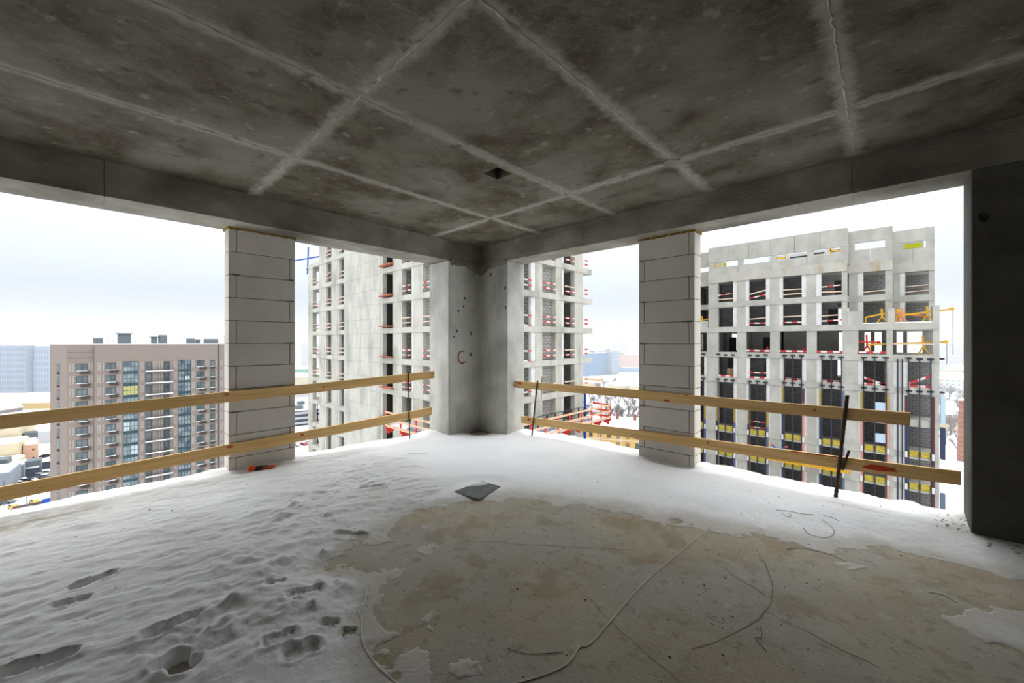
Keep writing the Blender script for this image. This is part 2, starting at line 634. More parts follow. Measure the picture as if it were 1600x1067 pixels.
def wall_sheet(c0, c1, z0, z1, plane, axis, nx=26, nz=90, amp=.004, seed=3):
    """gently uneven cast face, axis 'y' = face on plane X, axis 'x' = face on plane Y"""
    u = np.linspace(c0, c1, nx)
    v_ = np.linspace(z0, z1, nz)
    U, V = np.meshgrid(u, v_, indexing='ij')
    H = fbm(U, V, 3.0, seed, 4) * amp
    e = np.minimum(np.minimum(U - min(c0, c1), max(c0, c1) - U), .04) / .04
    H = H * e
    vs = []
    for i in range(nx):
        for j in range(nz):
            vs.append((plane + abs(H[i, j]), U[i, j], V[i, j]) if axis == 'y' else (U[i, j], plane - abs(H[i, j]), V[i, j]))
    fs = []
    for i in range(nx - 1):
        for j in range(nz - 1):
            a = i * nz + j
            fs.append((a, a + nz, a + nz + 1, a + 1) if axis == 'y' else (a, a + nz, a + nz + 1, a + 1))
    return vs, fs


colm = obj('wall_corner', MB().prism([(XL, LA), (0, LA), (0, 0), (RA, 0), (RA, YR), (XL, YR)], 0.0, BEAM_Z), CONC_COL, bevel=.008)
tag(colm, 'L-shaped grey concrete corner column between the two openings', 'column', kind='structure')
for c0, c1, pl, ax, sd_ in ((LA + .02, -.006, .0015, 'y', 3), (.006, RA - .02, -.0015, 'x', 9)):
    vs, fs = wall_sheet(c0, c1, .01, BEAM_Z - .02, pl, ax, seed=sd_)
    obj('cast_face', MB().raw(vs, fs), CONC_COL, colm, smooth=True)
# ragged lower lip of the beam pour over the column
for ax in 'yx':
    n = 34
    top, bot = [], []
    for i in range(n + 1):
        t = i / n
        u = t * .60
        zb = 2.66 - .10 * math.exp(-((u - .04) / .16) ** 2) + random.uniform(-.013, .013)
        bot.append((u, zb))
    mb = MB()
    for u, zb in bot:
        for th, z in ((.0, BEAM_Z + .03), (.014, BEAM_Z + .03), (.014, zb), (.0, zb - .004)):
            mb.v.append((th, -u - .0005, z) if ax == 'y' else (u + .0005, -th, z))
    for i in range(n):
        for q in range(3):
            a = 4 * i + q
            mb.f.append((a, a + 1, a + 5, a + 4))
    obj('pour_lip', mb, CONC_DARK if False else CONC_BEAM, colm)
# form-tie holes as dark raised patches, and the red painted arc
TIE = mat('tie_hole_dark', (0.10, 0.10, 0.09), (0.16, 0.155, 0.14), 40, 4, 1, .6, 90)


def blob(c, ax, r, th, k=9):
    mb = MB()
    pts = []
    for i in range(k):
        a = 2 * math.pi * i / k
        rr = r * random.uniform(.7, 1.15)
        pts.append((rr * math.cos(a) * .8, rr * math.sin(a) * 1.15))
    for s_, sc in ((0, 1.0), (th, .85), (th * .2, .4)):
        for p, q in pts:
            mb.v.append((c[0] + s_, c[1] + p * sc, c[2] + q * sc) if ax == 'y' else (c[0] + p * sc, c[1] - s_, c[2] + q * sc))
    for lvl in range(2):
        for i in range(k):
            j = (i + 1) % k
            mb.f.append((lvl * k + i, lvl * k + j, (lvl + 1) * k + j, (lvl + 1) * k + i))
    mb.f.append(tuple(2 * k + i for i in range(k)))
    return mb


for y, z, r_ in ((-.322, 2.156, .026), (-.348, 2.023, .02), (-.452, 1.946, .022), (-.477, 1.635, .024), (-.189, 1.599, .028), (-.54, 1.544, .014), (-.202, 1.259, .028)):
    obj('tie_hole', blob((.003, y, z), 'y', r_, .007), TIE, colm)
for x, z, r_ in ((.265, 2.541, .026), (.585, 2.296, .03), (.60, 1.996, .03)):
    obj('tie_hole', blob((x, -.003, z), 'x', r_, .007), TIE, colm)
REDP = mat('red_paint', srgb(170, 52, 40), srgb(120, 60, 48), 30, 4, .9)
mb = MB()
for i in range(25):
    a = math.radians(60 + 255 * i / 24)
    for r_ in (.074 + random.uniform(-.003, .003), .092 + random.uniform(-.004, .004)):
        mb.v.append((.0075, -.375 + r_ * math.cos(a) * 1.0, 1.222 + r_ * math.sin(a) * 1.15))
for i in range(24):
    mb.f.append((2 * i, 2 * i + 1, 2 * i + 3, 2 * i + 2))
tag(obj('paint_mark', mb, REDP, colm), 'red painted open circle')

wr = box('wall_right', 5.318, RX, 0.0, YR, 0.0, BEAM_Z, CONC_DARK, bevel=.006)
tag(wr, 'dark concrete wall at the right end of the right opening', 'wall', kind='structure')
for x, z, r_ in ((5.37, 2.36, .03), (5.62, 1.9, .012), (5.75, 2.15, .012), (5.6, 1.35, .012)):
    obj('tie_hole', blob((x, -.002, z), 'x', r_, .006), BLACKHOLE, wr)  # raised discs, near-black to paint the dark inside of holes
tag(box('wall_left', XL, 0.0, RY, -6.4, 0.0, BEAM_Z, CONC_BACK), 'concrete wall beyond the left opening', 'wall', kind='structure')
tag(box('wall_back', XL, RX, RY - .3, RY, 0.0, CEIL_Z + .2, CONC_BACK), 'concrete wall behind the viewpoint', 'wall', kind='structure')
tag(box('wall_side', RX, RX + .3, RY, YR, 0.0, CEIL_Z + .2, CONC_BACK), 'concrete side wall behind the viewpoint', 'wall', kind='structure')


# ------------------------------------------------------------------ block pillars
def pillar(label, axis, u0, u1, t0, t1, ztop, phase, n=11):
    cx, cy = ((u0 + u1) / 2, (t0 + t1) / 2) if axis == 'x' else ((t0 + t1) / 2, (u0 + u1) / 2)
    r_ = root('block_pillar', (cx, cy, 0.0), label, 'pillar')
    W = u1 - u0

    def bx(nm, a, b, c, d, z0, z1, m, bev=0):
        return box(nm, a, b, c, d, z0, z1, m, r_, bev) if axis == 'x' else box(nm, c, d, a, b, z0, z1, m, r_, bev)
    bx('mortar_core', u0 + .004, u1 - .004, t0 + .006, t1 - .006, 0.0, ztop - .01, MORTAR)
    for i in range(n):
        z1 = ztop - i * .25
        z0 = max(z1 - .25, 0.0)
        long_left = (i + phase) % 2 == 0
        j = u0 + (W - .058) if long_left else u0 + .07
        g_ = .003
        for a, b in ((u0, j - g_), (j + g_, u1)):
            o = random.uniform(-.003, .003)
            bx('block', a, b, t0 + o, t1 + o, z0 + g_, z1 - g_, AERATED, .004)
    # mortar smears squeezed out of some joints
    for k in range(5):
        i = random.randint(1, 8)
        z = ztop - i * .25
        ln = random.uniform(.05, .13)
        a = random.choice((u0 + .01, u1 - .02 - ln))
        mb = MB()
        for q in range(9):
            u = a + ln * q / 8
            h = random.uniform(.004, .014)
            dep = .006 if axis == 'x' else -.006
            f0 = t0 - .0025 if axis == 'x' else t1 + .0025
            for dz in (-h, h * .6):
                mb.v.append((u, f0 - .004, z + dz) if axis == 'x' else (f0 + .004, u, z + dz))
        for q in range(8):
            mb.f.append((2 * q, 2 * q + 2, 2 * q + 3, 2 * q + 1))
        obj('mortar_smear', mb, MORTAR, r_)
    # foam under the beam
    mb = MB()
    nn = 40
    for q in range(nn + 1):
        u = u0 - .012 + (W + .024) * q / nn
        h = random.uniform(.012, .034)
        o = random.uniform(-.012, .008)
        f_in, f_out = t0 + o, t1 + random.uniform(-.004, .014)
        for (p, z) in ((f_in, BEAM_Z + .004), (f_in, BEAM_Z - h), (f_out, BEAM_Z - h), (f_out, BEAM_Z + .004)):
            mb.v.append((u, p, z) if axis == 'x' else (p, u, z))
    for q in range(nn):
        for s_ in range(3):
            a = 4 * q + s_
            mb.f.append((a, a + 1, a + 5, a + 4))
    mb.f += [(0, 1, 2, 3), (4 * nn, 4 * nn + 3, 4 * nn + 2, 4 * nn + 1)]
    obj('foam_seal', mb, FOAM, r_)
    return r_


pillar('pale aerated-block pillar standing in the left opening', 'y', -3.372, -2.708, -.5, -.30, 2.700, 1)
pillar('pale aerated-block pillar standing in the right opening', 'x', 2.672, 3.325, .20, .40, 2.695, 0)

# ------------------------------------------------------------------ guard boards and rods


def wood_mat(name, c1, c2, axis):
    st = (1.2, 30, 30) if axis == 'x' else (30, 1.2, 30)
    return mat(name, c1, c2, 1.0, 7, .72, .15, 3, st, .32, .68)


WOOD_X = wood_mat('pine_board_x', (0.66, 0.39, 0.135), (0.88, 0.585, 0.26), 'x')
WOOD_Y = wood_mat('pine_board_y', (0.66, 0.39, 0.135), (0.88, 0.585, 0.26), 'y')
for m_ in (WOOD_X, WOOD_Y):
    add_speckle(m_, 5.5, .72, (0.16, 0.07, 0.025), .8)
PAINT = mat('red_spray', srgb(205, 48, 36), srgb(190, 80, 50), 18, 5, .8)


def board(label, a, b, th, h, m, marks=()):
    mb = MB()
    a, b = Vector(a), Vector(b)
    n = 24
    d = (b - a).normalized()
    s = Vector((d.y, -d.x, 0)).normalized()
    for i in range(n + 1):
        t = i / n
        p = a.lerp(b, t) + Vector((0, 0, .012 * math.sin(t * 5.1) * (1 - abs(2 * t - 1)))) + s * .004 * math.sin(t * 9)
        for q, z in ((-1, -1), (1, -1), (1, 1), (-1, 1)):
            mb.v.append(tuple(p + s * (q * th / 2) + Vector((0, 0, z * h / 2))))
    for i in range(n):
        for q in range(4):
            k = 4 * i + q
            k2 = 4 * i + (q + 1) % 4
            mb.f.append((k, k2, k2 + 4, k + 4))
    mb.f += [(3, 2, 1, 0), (4 * n, 4 * n + 1, 4 * n + 2, 4 * n + 3)]
    o = obj('guard_board', mb, m)
    tag(o, label, 'board')
    # sprayed red marks: thin irregular films on the room-side face
    for t, ln, dz, hh in marks:
        p = a.lerp(b, t) + Vector((0, 0, .012 * math.sin(t * 5.1) * (1 - abs(2 * t - 1))))
        fm = MB()
        k = 12
        cs = p + (s if (s.x > 0 or s.y < 0) and ((s.x > .5) or (s.y < -.5)) else -s) * (th / 2 + .0065)
        for i in range(k):
            an = 2 * math.pi * i / k
            rr = random.uniform(.6, 1.1)
            fm.v.append(tuple(cs + d * (math.cos(an) * ln * rr) + Vector((0, 0, dz + math.sin(an) * hh * rr))))
        fm.f.append(tuple(range(k)))
        obj('paint_mark', fm, PAINT, o)
    return o


board('upper pine guard board across the left opening', (-.275, -6.3, .775), (-.275, -.714, .955), .026, .112, WOOD_Y, ((.52, .03, .03, .012), (.70, .02, 0, .01)))
board('lower pine guard board across the left opening', (-.275, -6.3, .195), (-.275, -.762, .392), .026, .115, WOOD_Y, ((.53, .04, .035, .012), (.66, .03, .02, .012)))
board('upper pine guard board across the right opening', (.607, .185, .800), (5.01, .185, .840), .026, .104, WOOD_X, ((.03, .05, .02, .018), (.55, .05, -.038, .01), (.60, .03, .045, .006), (.86, .015, .01, .008)))
board('lower pine guard board across the right opening', (.763, .185, .262), (5.284, .185, .424), .026, .106, WOOD_X, ((.035, .04, .02, .02), (.90, .13, .0, .03), (.80, .25, .047, .006), (.60, .02, .02, .01)))


def rod(label, pts, r=.0085):
    mb = MB()
    P = [Vector(p) for p in pts]
    fine = []
    for a, b in zip(P[:-1], P[1:]):
        n = max(2, int((b - a).length / .02))
        fine += [a.lerp(b, i / n) for i in range(n)]
    fine.append(P[-1])
    n0 = len(mb.v)
    k = 8
    for i, p in enumerate(fine):
        rr = r * (1.12 if i % 2 else .95)
        for j in range(k):
            an = 2 * math.pi * j / k
            mb.v.append((p.x + math.cos(an) * rr, p.y + math.sin(an) * rr, p.z))
    for i in range(len(fine) - 1):
        for j in range(k):
            j2 = (j + 1) % k
            mb.f.append((i * k + j, i * k + j2, (i + 1) * k + j2, (i + 1) * k + j))
    mb.f += [tuple(range(k))[::-1], tuple((len(fine) - 1) * k + j for j in range(k))]
    return tag(obj('rebar_rod', mb, RUST), label, 'rod')


rod('thin rusty rebar upright behind the left opening boards near the corner', [(-.247, -1.165, 0.0), (-.247, -1.186, 1.03)])
rod('rusty rebar upright leaning at the left end of the right boards', [(.985, .160, 0.0), (1.103, .160, .89)], .011)
rod('short thin rebar sticking up behind the upper right board', [(1.125, .215, .60), (1.144, .215, .95)], .005)
rod('thick rusty rebar upright near the right end of the right boards', [(4.535, .155, 0.0), (4.622, .155, 1.0)], .014)
rod('short rebar stub beside the thick upright on the right', [(4.590, .150, .34), (4.634, .150, .52)], .010)

# ------------------------------------------------------------------ snow on the floor
SNOW = mat('drifted_snow', (0.86, 0.865, 0.87), (0.92, 0.922, 0.925), 2.0, 6, 0.85, 0.25, 60)


def dirt_attr(m):
    t = m.node_tree
    b = t.nodes['Principled BSDF']
    src = b.inputs['Base Color'].links[0].from_socket
    at = t.nodes.new('ShaderNodeAttribute')
    at.attribute_name = 'dirt'
    mx = t.nodes.new('ShaderNodeMix')
    mx.data_type = 'RGBA'
    t.links.new(at.outputs['Fac'], mx.inputs[0])
    t.links.new(src, mx.inputs[6])
    mx.inputs[7].default_value = (0.47, 0.435, 0.365, 1)
    t.links.new(mx.outputs[2], b.inputs['Base Color'])
    b.inputs['Subsurface Weight'].default_value = 0.0


dirt_attr(SNOW)
DRY = [(2.338, -1.701), (2.061, -2.085), (1.931, -2.471), (1.975, -2.681), (2.126, -2.877), (2.159, -3.16), (2.224, -3.296), (2.55, -3.109),
       (2.677, -3.128), (2.752, -3.228), (2.853, -3.321), (2.996, -3.354), (3.104, -3.344), (3.125, -3.437), (3.273, -3.475), (3.398, -3.456),
       (3.6, -3.7), (3.9, -4.4), (4.4, -5.4), (5.2, -6.6), (8.7, -6.8), (8.7, -.55), (6.2, -.47), (5.48, -.479), (5.22, -.485), (5.012, -.554), (4.854, -.554), (4.594, -.835),
       (4.423, -.925), (4.195, -.962), (3.922, -1.083), (3.74, -1.107), (3.376, -1.244), (3.036, -1.39), (2.653, -1.526)]
STEP = .0115
gx = np.arange(XL, 6.9, STEP)
gy = np.arange(-6.3, YR + STEP * .5, STEP)
GX, GY = np.meshgrid(gx, gy, indexing='ij')
sd0 = poly_sd(GX, GY, DRY)
isol = np.zeros(GX.shape)
sd_main = sd0.copy()
# isolated patches left on the bare concrete
for px_, py_, rr in ((3.163, -3.196, .06), (3.33, -3.38, .13), (3.47, -3.24, .12), (5.33, -1.22, .20), (5.5, -1.1, .2), (2.66, -3.07, .08), (4.72, -.98, .05), (3.56, -3.32, .06), (2.2, -2.55, .05), (2.5, -2.75, .05)):
    iso = rr - np.hypot(GX - px_, (GY - py_) * 1.25)
    isol = np.maximum(isol, sstep(-.12, .0, iso))
    sd0 = np.maximum(sd0, iso)
sd1 = sd0 + fbm(GX, GY, 5.5, 11, 5, .6) * .16 + fbm(GX, GY, 26, 17, 3) * .04
left = sstep(3.7, 2.2, GX) * sstep(-1.55, -2.25, GY)
# wind-blown streaks, long axis roughly along the left opening
ca, sa = math.cos(math.radians(76)), math.sin(math.radians(76))
AL, AC = GX * ca + GY * sa, -GX * sa + GY * ca
streak = fbm(AL * .35, AC, 5.0, 23, 4) + .6 * fbm(AL * .45, AC, 13.0, 29, 3)
PATH = [(.55, -2.0), (.85, -2.55), (1.15, -3.0), (1.35, -3.35), (1.75, -3.62), (2.2, -3.66), (2.45, -3.72), (2.35, -4.0), (2.6, -4.2), (2.9, -4.5)]
pd = np.full(GX.shape, 9.0)
for (ax_, ay_), (bx_, by_) in zip(PATH[:-1], PATH[1:]):
    ex, ey = bx_ - ax_, by_ - ay_
    t_ = np.clip(((GX - ax_) * ex + (GY - ay_) * ey) / (ex * ex + ey * ey), 0, 1)
    pd = np.minimum(pd, np.hypot(GX - ax_ - t_ * ex, GY - ay_ - t_ * ey))
tr = np.exp(-(pd / .30) ** 2)
clump = np.clip(fbm(GX, GY, 9, 41, 4, .55), -.25, .9)
ridge = 1 - np.abs(fbm(GX, GY, 4.2, 47, 4, .55)) * 2.2
rightdrift = sstep(-1.0, .1, GY) * sstep(.6, 1.6, GX)
sds = sd0 + .2 * (sd1 - sd0)
th = .004 + sstep(0, .10, sd1) * (.034 * sstep(.02, .55, sds) + .028 * left * sstep(0, .5, sds) + .050 * rightdrift * sstep(0, .6, sds))
th += left * sstep(0, .3, sd1) * (.015 * streak + .007 * fbm(AL * .4, AC, 22, 57, 3) + .003 * fbm(GX, GY, 40, 53, 2))
th += sstep(0, .2, sd1) * tr * (.026 * clump + .010 * ridge - .002)
th += (1 - left) * sstep(0, .4, sd1) * .006 * fbm(GX, GY, 3, 61, 4)
th += .018 * left * np.clip(fbm(GX, GY, 2.2, 67, 3), -.5, .8) * sstep(0, .3, sd1)


def footprint(cx, cy, ang, ln, wd, dep, tread=False):
    global th
    c, s = math.cos(ang), math.sin(ang)
    u = (GX - cx) * c + (GY - cy) * s
    v_ = -(GX - cx) * s + (GY - cy) * c
    ww = wd * (1 - .22 * np.exp(-((u / ln - .02) / .12) ** 2)) * (1 - .12 * (u > 0))
    q = np.sqrt((u / (ln / 2)) ** 4 + (v_ / (ww / 2)) ** 4) ** .5
    inside = sstep(1.06, .86, q)
    rim = np.exp(-((q - 1.18) / .13) ** 2)
    d = dep * inside
    if tread:
        d -= inside * .007 * (np.sin(u * 230) > .1) * (np.abs(v_) > .012)
    th = np.where(q < 1.6, th - d + .010 * rim * (fbm(GX, GY, 20, 71, 2) * .6 + .7), th)


footprint(1.485, -4.375, math.radians(98), .20, .085, .040)
footprint(1.66, -4.46, math.radians(80), .15, .07, .016)
footprint(2.177, -4.545, math.radians(75), .25, .10, .06)
footprint(2.60, -4.12, math.radians(28), .17, .14, .075)
footprint(2.30, -4.10, math.radians(95), .24, .09, .045)
footprint(2.896, -3.715, math.radians(80), .17, .115, .030, True)
footprint(2.765, -3.765, math.radians(80), .15, .10, .018, True)
footprint(2.909, -3.498, math.radians(60), .075, .07, .045)
footprint(2.79, -3.545, math.radians(60), .10, .07, .026)
footprint(2.25, -3.64, math.radians(70), .11, .085, .04)
footprint(2.47, -3.55, math.radians(80), .20, .10, .022, True)
footprint(1.95, -3.05, math.radians(50), .26, .11, .016)
footprint(1.25, -2.55, math.radians(50), .26, .11, .016)
footprint(.95, -1.9, math.radians(60), .24, .10, .007)
footprint(.55, -1.55, math.radians(60), .24, .10, .007)
for cx, cy, rr, hh in ((2.52, -3.36, .05, .05), (2.40, -3.42, .04, .03), (2.05, -3.27, .045, .045), (1.55, -3.05, .05, .035), (2.62, -3.55, .035, .04), (2.3, -3.85, .06, .05),
                       (2.5, -3.95, .07, .045), (1.2, -3.22, .06, .04), (1.0, -2.92, .07, .04), (.8, -3.4, .04, .02), (2.1, -3.9, .05, .03), (3.0, -3.95, .06, .03)):
    th += .55 * hh * np.exp(-(((GX - cx + .03 * fbm(GX, GY, 12, 85, 3)) ** 2 + (GY - cy + .03 * fbm(GX, GY, 12, 87, 3)) ** 2) / rr ** 2) ** 1.3) * (1 + .8 * fbm(GX, GY, 24, 83, 3))
# raised crust along the outer edges
th += sstep(.30, .06, GX - XL) * (.012 + .03 * np.clip(fbm(GX, GY, 3.2, 91, 4), -.2, 1)) * sstep(-1.0, -2.0, GY)
th += sstep(.24, .05, YR - GY) * (.012 + .03 * np.clip(fbm(GX, GY, 6, 97, 4), -.3, 1)) * (GX > .63)
th += .05 * np.exp(-((GX + .33) ** 2 + (GY + .78) ** 2) / .02) + .04 * np.exp(-((GX - .74) ** 2 + (GY - .22) ** 2) / .016)
# sheltered hollow in the corner and at pillar feet
hol = np.exp(-((GX - .12) ** 2 + (GY + .12) ** 2) / .05)
th -= .06 * hol
th -= .05 * np.exp(-(((GX - 3.1) / .32) ** 2 + ((GY - .15) / .07) ** 2)) + .03 * np.exp(-(((GY + 3.1) / .4) ** 2 + ((GX + .22) / .08) ** 2))
th = np.where((sd_main < .02), np.minimum(th, .006), th)
pl_ = sstep(.42, .25, np.hypot(GX - 1.97, GY + 1.78))
th = th * (1 - pl_) + np.minimum(th, .016) * pl_
bare = sd1 < 0
Z = np.where(bare, -.012 + sd1 * .03, np.maximum(th * sstep(-.005, .05, sd1) + sd1 * 0, -.004))
Z = np.where(bare, np.minimum(Z, -.002), Z)
edge = sstep(.07, .0, GX - XL)
Z = Z - edge * .05 * np.where(GY < LA, 1, 0)
Z[0, :] = -.10
Z[:, -1] = np.minimum(Z[:, -1], -.06)
dirt = np.clip(.85 * sstep(.035, .006, th) * sstep(.5, .0, sd1), 0, 1)
dirt = np.maximum(dirt, left * np.clip(.20 + .22 * fbm(GX, GY, 2.0, 101, 5), 0, .5))
dirt = np.maximum(dirt, tr * np.clip(.18 + .3 * fbm(GX, GY, 8, 103, 4), 0, .5))
sand = np.exp(-((GX - .02) / .22) ** 2) * sstep(-3.9, -4.5, GY)
dirt = np.maximum(dirt, np.clip(sand * (.75 + .6 * fbm(GX, GY, 10, 107, 4)), 0, .9))
dirt = np.maximum(dirt, hol * .8)
dirt = np.maximum(dirt, .65 * np.exp(-(((GX - 5.33) / .22) ** 2 + ((GY - .12) / .22) ** 2)))
dirt = np.maximum(dirt, .5 * sstep(.6, .0, sd1) * sstep(4.6, 5.0, GX) * np.clip(.5 + fbm(GX, GY, 4, 109, 4), 0, 1))
nx_, ny_ = GX.shape
V = np.stack([GX, GY, Z], -1).reshape(-1, 3)
idx = np.arange(nx_ * ny_).reshape(nx_, ny_)
quads = np.stack([idx[:-1, :-1], idx[1:, :-1], idx[1:, 1:], idx[:-1, 1:]], -1).reshape(-1, 4)
keep = (Z.reshape(-1)[quads].max(1) > -.0035)
quads = quads[keep]
used = np.unique(quads)
remap = np.full(nx_ * ny_, -1)
remap[used] = np.arange(len(used))
V = V[used]
quads = remap[quads]
me = bpy.data.meshes.new('floor_snow')
me.vertices.add(len(V))
me.vertices.foreach_set('co', V.astype(np.float32).ravel())
me.loops.add(quads.size)
me.loops.foreach_set('vertex_index', quads.astype(np.int32).ravel())
me.polygons.add(len(quads))
me.polygons.foreach_set('loop_start', np.arange(0, quads.size, 4, dtype=np.int32))
me.polygons.foreach_set('use_smooth', np.ones(len(quads), bool))
me.update(calc_edges=True)
at = me.attributes.new('dirt', 'FLOAT', 'POINT')
at.data.foreach_set('value', dirt.reshape(-1)[used].astype(np.float32))
me.materials.append(SNOW)
snow = bpy.data.objects.new('floor_snow', me)
link(snow, None, (0, 0, 0))
tag(snow, 'wind-drifted trampled snow covering the concrete floor along both openings', 'snow', kind='stuff')


def snow_z(x, y):
    i = int(np.clip(round((x - XL) / STEP), 0, nx_ - 1))
    j = int(np.clip(round((y + 6.3) / STEP), 0, ny_ - 1))
    return max(float(Z[i, j]), 0.0)


# ------------------------------------------------------------------ things lying on the floor
PLATE = mat('weathered_steel_plate', (0.11, 0.11, 0.115), (0.17, 0.17, 0.17), 9, 6, .6, .3, 40)
RUSTE = mat('rust_edge', (0.10, 0.05, 0.02), rough=.9)
pz = np.mean([snow_z(x, y) for x, y in ((1.82, -1.98), (2.14, -1.94), (2.06, -1.58), (1.82, -1.61), (1.95, -1.78))])
pm = MB().prism([(1.832, -1.980), (1.96, -1.973), (2.145, -1.942), (2.10, -1.74), (2.066, -1.578), (1.812, -1.612)], pz - .012, pz + .010)
plate = tag(obj('steel_plate', pm, PLATE, bevel=.003), 'grey square steel plate half dusted with snow on the floor', 'plate')
mb = MB()
pts = [(1.812 + .254 * u + .020 * v_, -1.612 + .034 * u - .368 * v_) for u, v_ in ((.01, .05), (.15, .045), (.35, .05), (.488, .10), (.42, .2), (.316, .342), (.15, .45), (.01, .61))]
nn = len(pts)
mb.v = [(x, y, pz + .0102) for x, y in pts] + [(x * .8 + 1.88 * .2, y * .8 - 1.70 * .2, pz + .015) for x, y in pts]
mb.f = [(i, (i + 1) % nn, nn + (i + 1) % nn, nn + i) for i in range(nn)] + [tuple(range(nn, 2 * nn))]
obj('snow_dusting', mb, SNOW_OUT, plate, smooth=True)

# work glove: orange cuff and fingers, black palm
GLO = mat('glove_orange', srgb(232, 96, 24), srgb(205, 70, 14), 40, 4, .75, .3, 150)
GLK = mat('glove_black', (0.02, 0.02, 0.02), (0.05, 0.048, 0.045), 40, 4, .8, .3, 150)
gz = snow_z(-.13, -3.06)
gr = root('work_glove', (-.13, -3.07, gz), 'orange and black work glove lying at the foot of the left pillar', 'glove')


def lump(pts_r, k=10):
    mb = MB()
    m = len(pts_r)
    for i, (x, y, z, rw, rh) in enumerate(pts_r):
        a, b = pts_r[max(i - 1, 0)], pts_r[min(i + 1, m - 1)]
        dx, dy = b[0] - a[0], b[1] - a[1]
        l = math.hypot(dx, dy) or 1
        for j in range(k):
            an = 2 * math.pi * j / k
            mb.v.append((x - dy / l * math.cos(an) * rw, y + dx / l * math.cos(an) * rw, z + math.sin(an) * rh))
    for i in range(m - 1):
        for j in range(k):
            j2 = (j + 1) % k
            mb.f.append((i * k + j, i * k + j2, (i + 1) * k + j2, (i + 1) * k + j))
    mb.f += [tuple(range(k))[::-1], tuple((m - 1) * k + j for j in range(k))]
    return mb


g0 = gz + .004
obj('cuff', lump([(-.16, -3.225, g0 + .03, .026, .026), (-.152, -3.205, g0 + .034, .034, .032), (-.145, -3.175, g0 + .032, .036, .030), (-.14, -3.155, g0 + .028, .030, .026)]), GLO, gr, smooth=True)
obj('palm', lump([(-.142, -3.168, g0 + .024, .032, .026), (-.135, -3.13, g0 + .026, .040, .026), (-.128, -3.085, g0 + .024, .040, .024), (-.122, -3.045, g0 + .022, .034, .022), (-.118, -3.02, g0 + .018, .022, .016)]), GLK, gr, smooth=True)
for q, (ox, ang, ln) in enumerate(((-.022, 1.35, .075), (-.006, 1.5, .085), (.010, 1.62, .08), (.024, 1.8, .06))):
    bx_, by_ = -.122 + ox, -3.04
    c, s = math.cos(ang), math.sin(ang)
    obj('finger', lump([(bx_, by_, g0 + .020, .010, .011), (bx_ + c * ln * .5, by_ + s * ln * .5, g0 + .024 - .003 * q, .010, .010), (bx_ + c * ln * .85, by_ + s * ln * .85, g0 + .018, .009, .009), (bx_ + c * ln, by_ + s * ln, g0 + .014, .005, .005)], 8), GLO if q < 3 else GLK, gr, smooth=True)
obj('thumb', lump([(-.10, -3.10, g0 + .022, .011, .011), (-.085, -3.06, g0 + .028, .011, .011), (-.09, -3.02, g0 + .026, .010, .010), (-.095, -2.985, g0 + .018, .006, .006)], 8), GLO, gr, smooth=True)

# twine and wires
TWINE = mat('pale_twine', (0.78, 0.73, 0.62), rough=.9)
WIRE = mat('black_wire', (0.09, 0.085, 0.08), rough=.6)


def curve_pts(pts, n=12, zoff=.003):
    P = [Vector((x, y, 0)) for x, y in pts]
    out = []
    for i in range(len(P) - 1):
        p0, p1, p2, p3 = P[max(i - 1, 0)], P[i], P[i + 1], P[min(i + 2, len(P) - 1)]
        for j in range(n):
            t = j / n
            q = .5 * ((2 * p1) + (p2 - p0) * t + (2 * p0 - 5 * p1 + 4 * p2 - p3) * t * t + (-p0 + 3 * p1 - 3 * p2 + p3) * t ** 3)
            out.append((q.x, q.y, snow_z(q.x, q.y) + zoff))
    out.append((P[-1].x, P[-1].y, snow_z(P[-1].x, P[-1].y) + zoff))
    return out


def strand(name, label, pts, r, m, cat, zoff=.003, n=12):
    return tag(obj(name, MB().tube(curve_pts(pts, n, zoff), r, 8), m), label, cat)


strand('twine', 'long pale twine running straight across the bare concrete', [(3.86, -1.04), (3.835, -1.4), (3.80, -2.06), (3.815, -2.45), (3.825, -2.72), (3.80, -2.78), (3.815, -2.9), (3.76, -3.05), (3.66, -3.22)], .0028, TWINE, 'string')
strand('twine', 'short white twine curling along the left edge of the bare concrete', [(2.60, -3.24), (2.73, -3.326), (2.80, -3.39), (2.87, -3.411), (3.02, -3.477), (3.20, -3.496), (3.37, -3.484), (3.55, -3.50)], .0034, TWINE, 'string')
for lb, pts in (('long bent black wire lying on the snow by the right opening', [(4.20, -.46), (4.30, -.42), (4.38, -.40), (4.44, -.36)]),
                ('looped black wire lying on the snow by the right opening', [(4.40, -.60), (4.45, -.67), (4.53, -.66), (4.58, -.57), (4.57, -.47), (4.50, -.40)]),
                ('tiny hooked black wire lying on the snow', [(4.25, -.49), (4.29, -.52), (4.31, -.49), (4.29, -.46)]),
                ('short straight wire above the loop of wire on the snow', [(4.50, -.33), (4.55, -.31), (4.60, -.33)]),
                ('thin arched wire at the edge of the snow on bare concrete', [(4.36, -1.02), (4.42, -.93), (4.50, -.90), (4.60, -.90), (4.68, -.93)]),
                ('forked black wire scrap on the bare concrete at right', [(5.05, -1.02), (5.11, -1.00), (5.16, -1.05)]),
                ('bent wire scrap on the bare concrete near the curved crack', [(4.40, -2.02), (4.42, -2.10), (4.40, -2.13), (4.46, -2.19)]),
                ('long thin black wire scrap near the twine', [(3.55, -3.02), (3.64, -2.98), (3.72, -2.90), (3.76, -2.85)])):
    strand('wire_scrap', lb, pts, .0014, WIRE, 'wire', .003, 8)

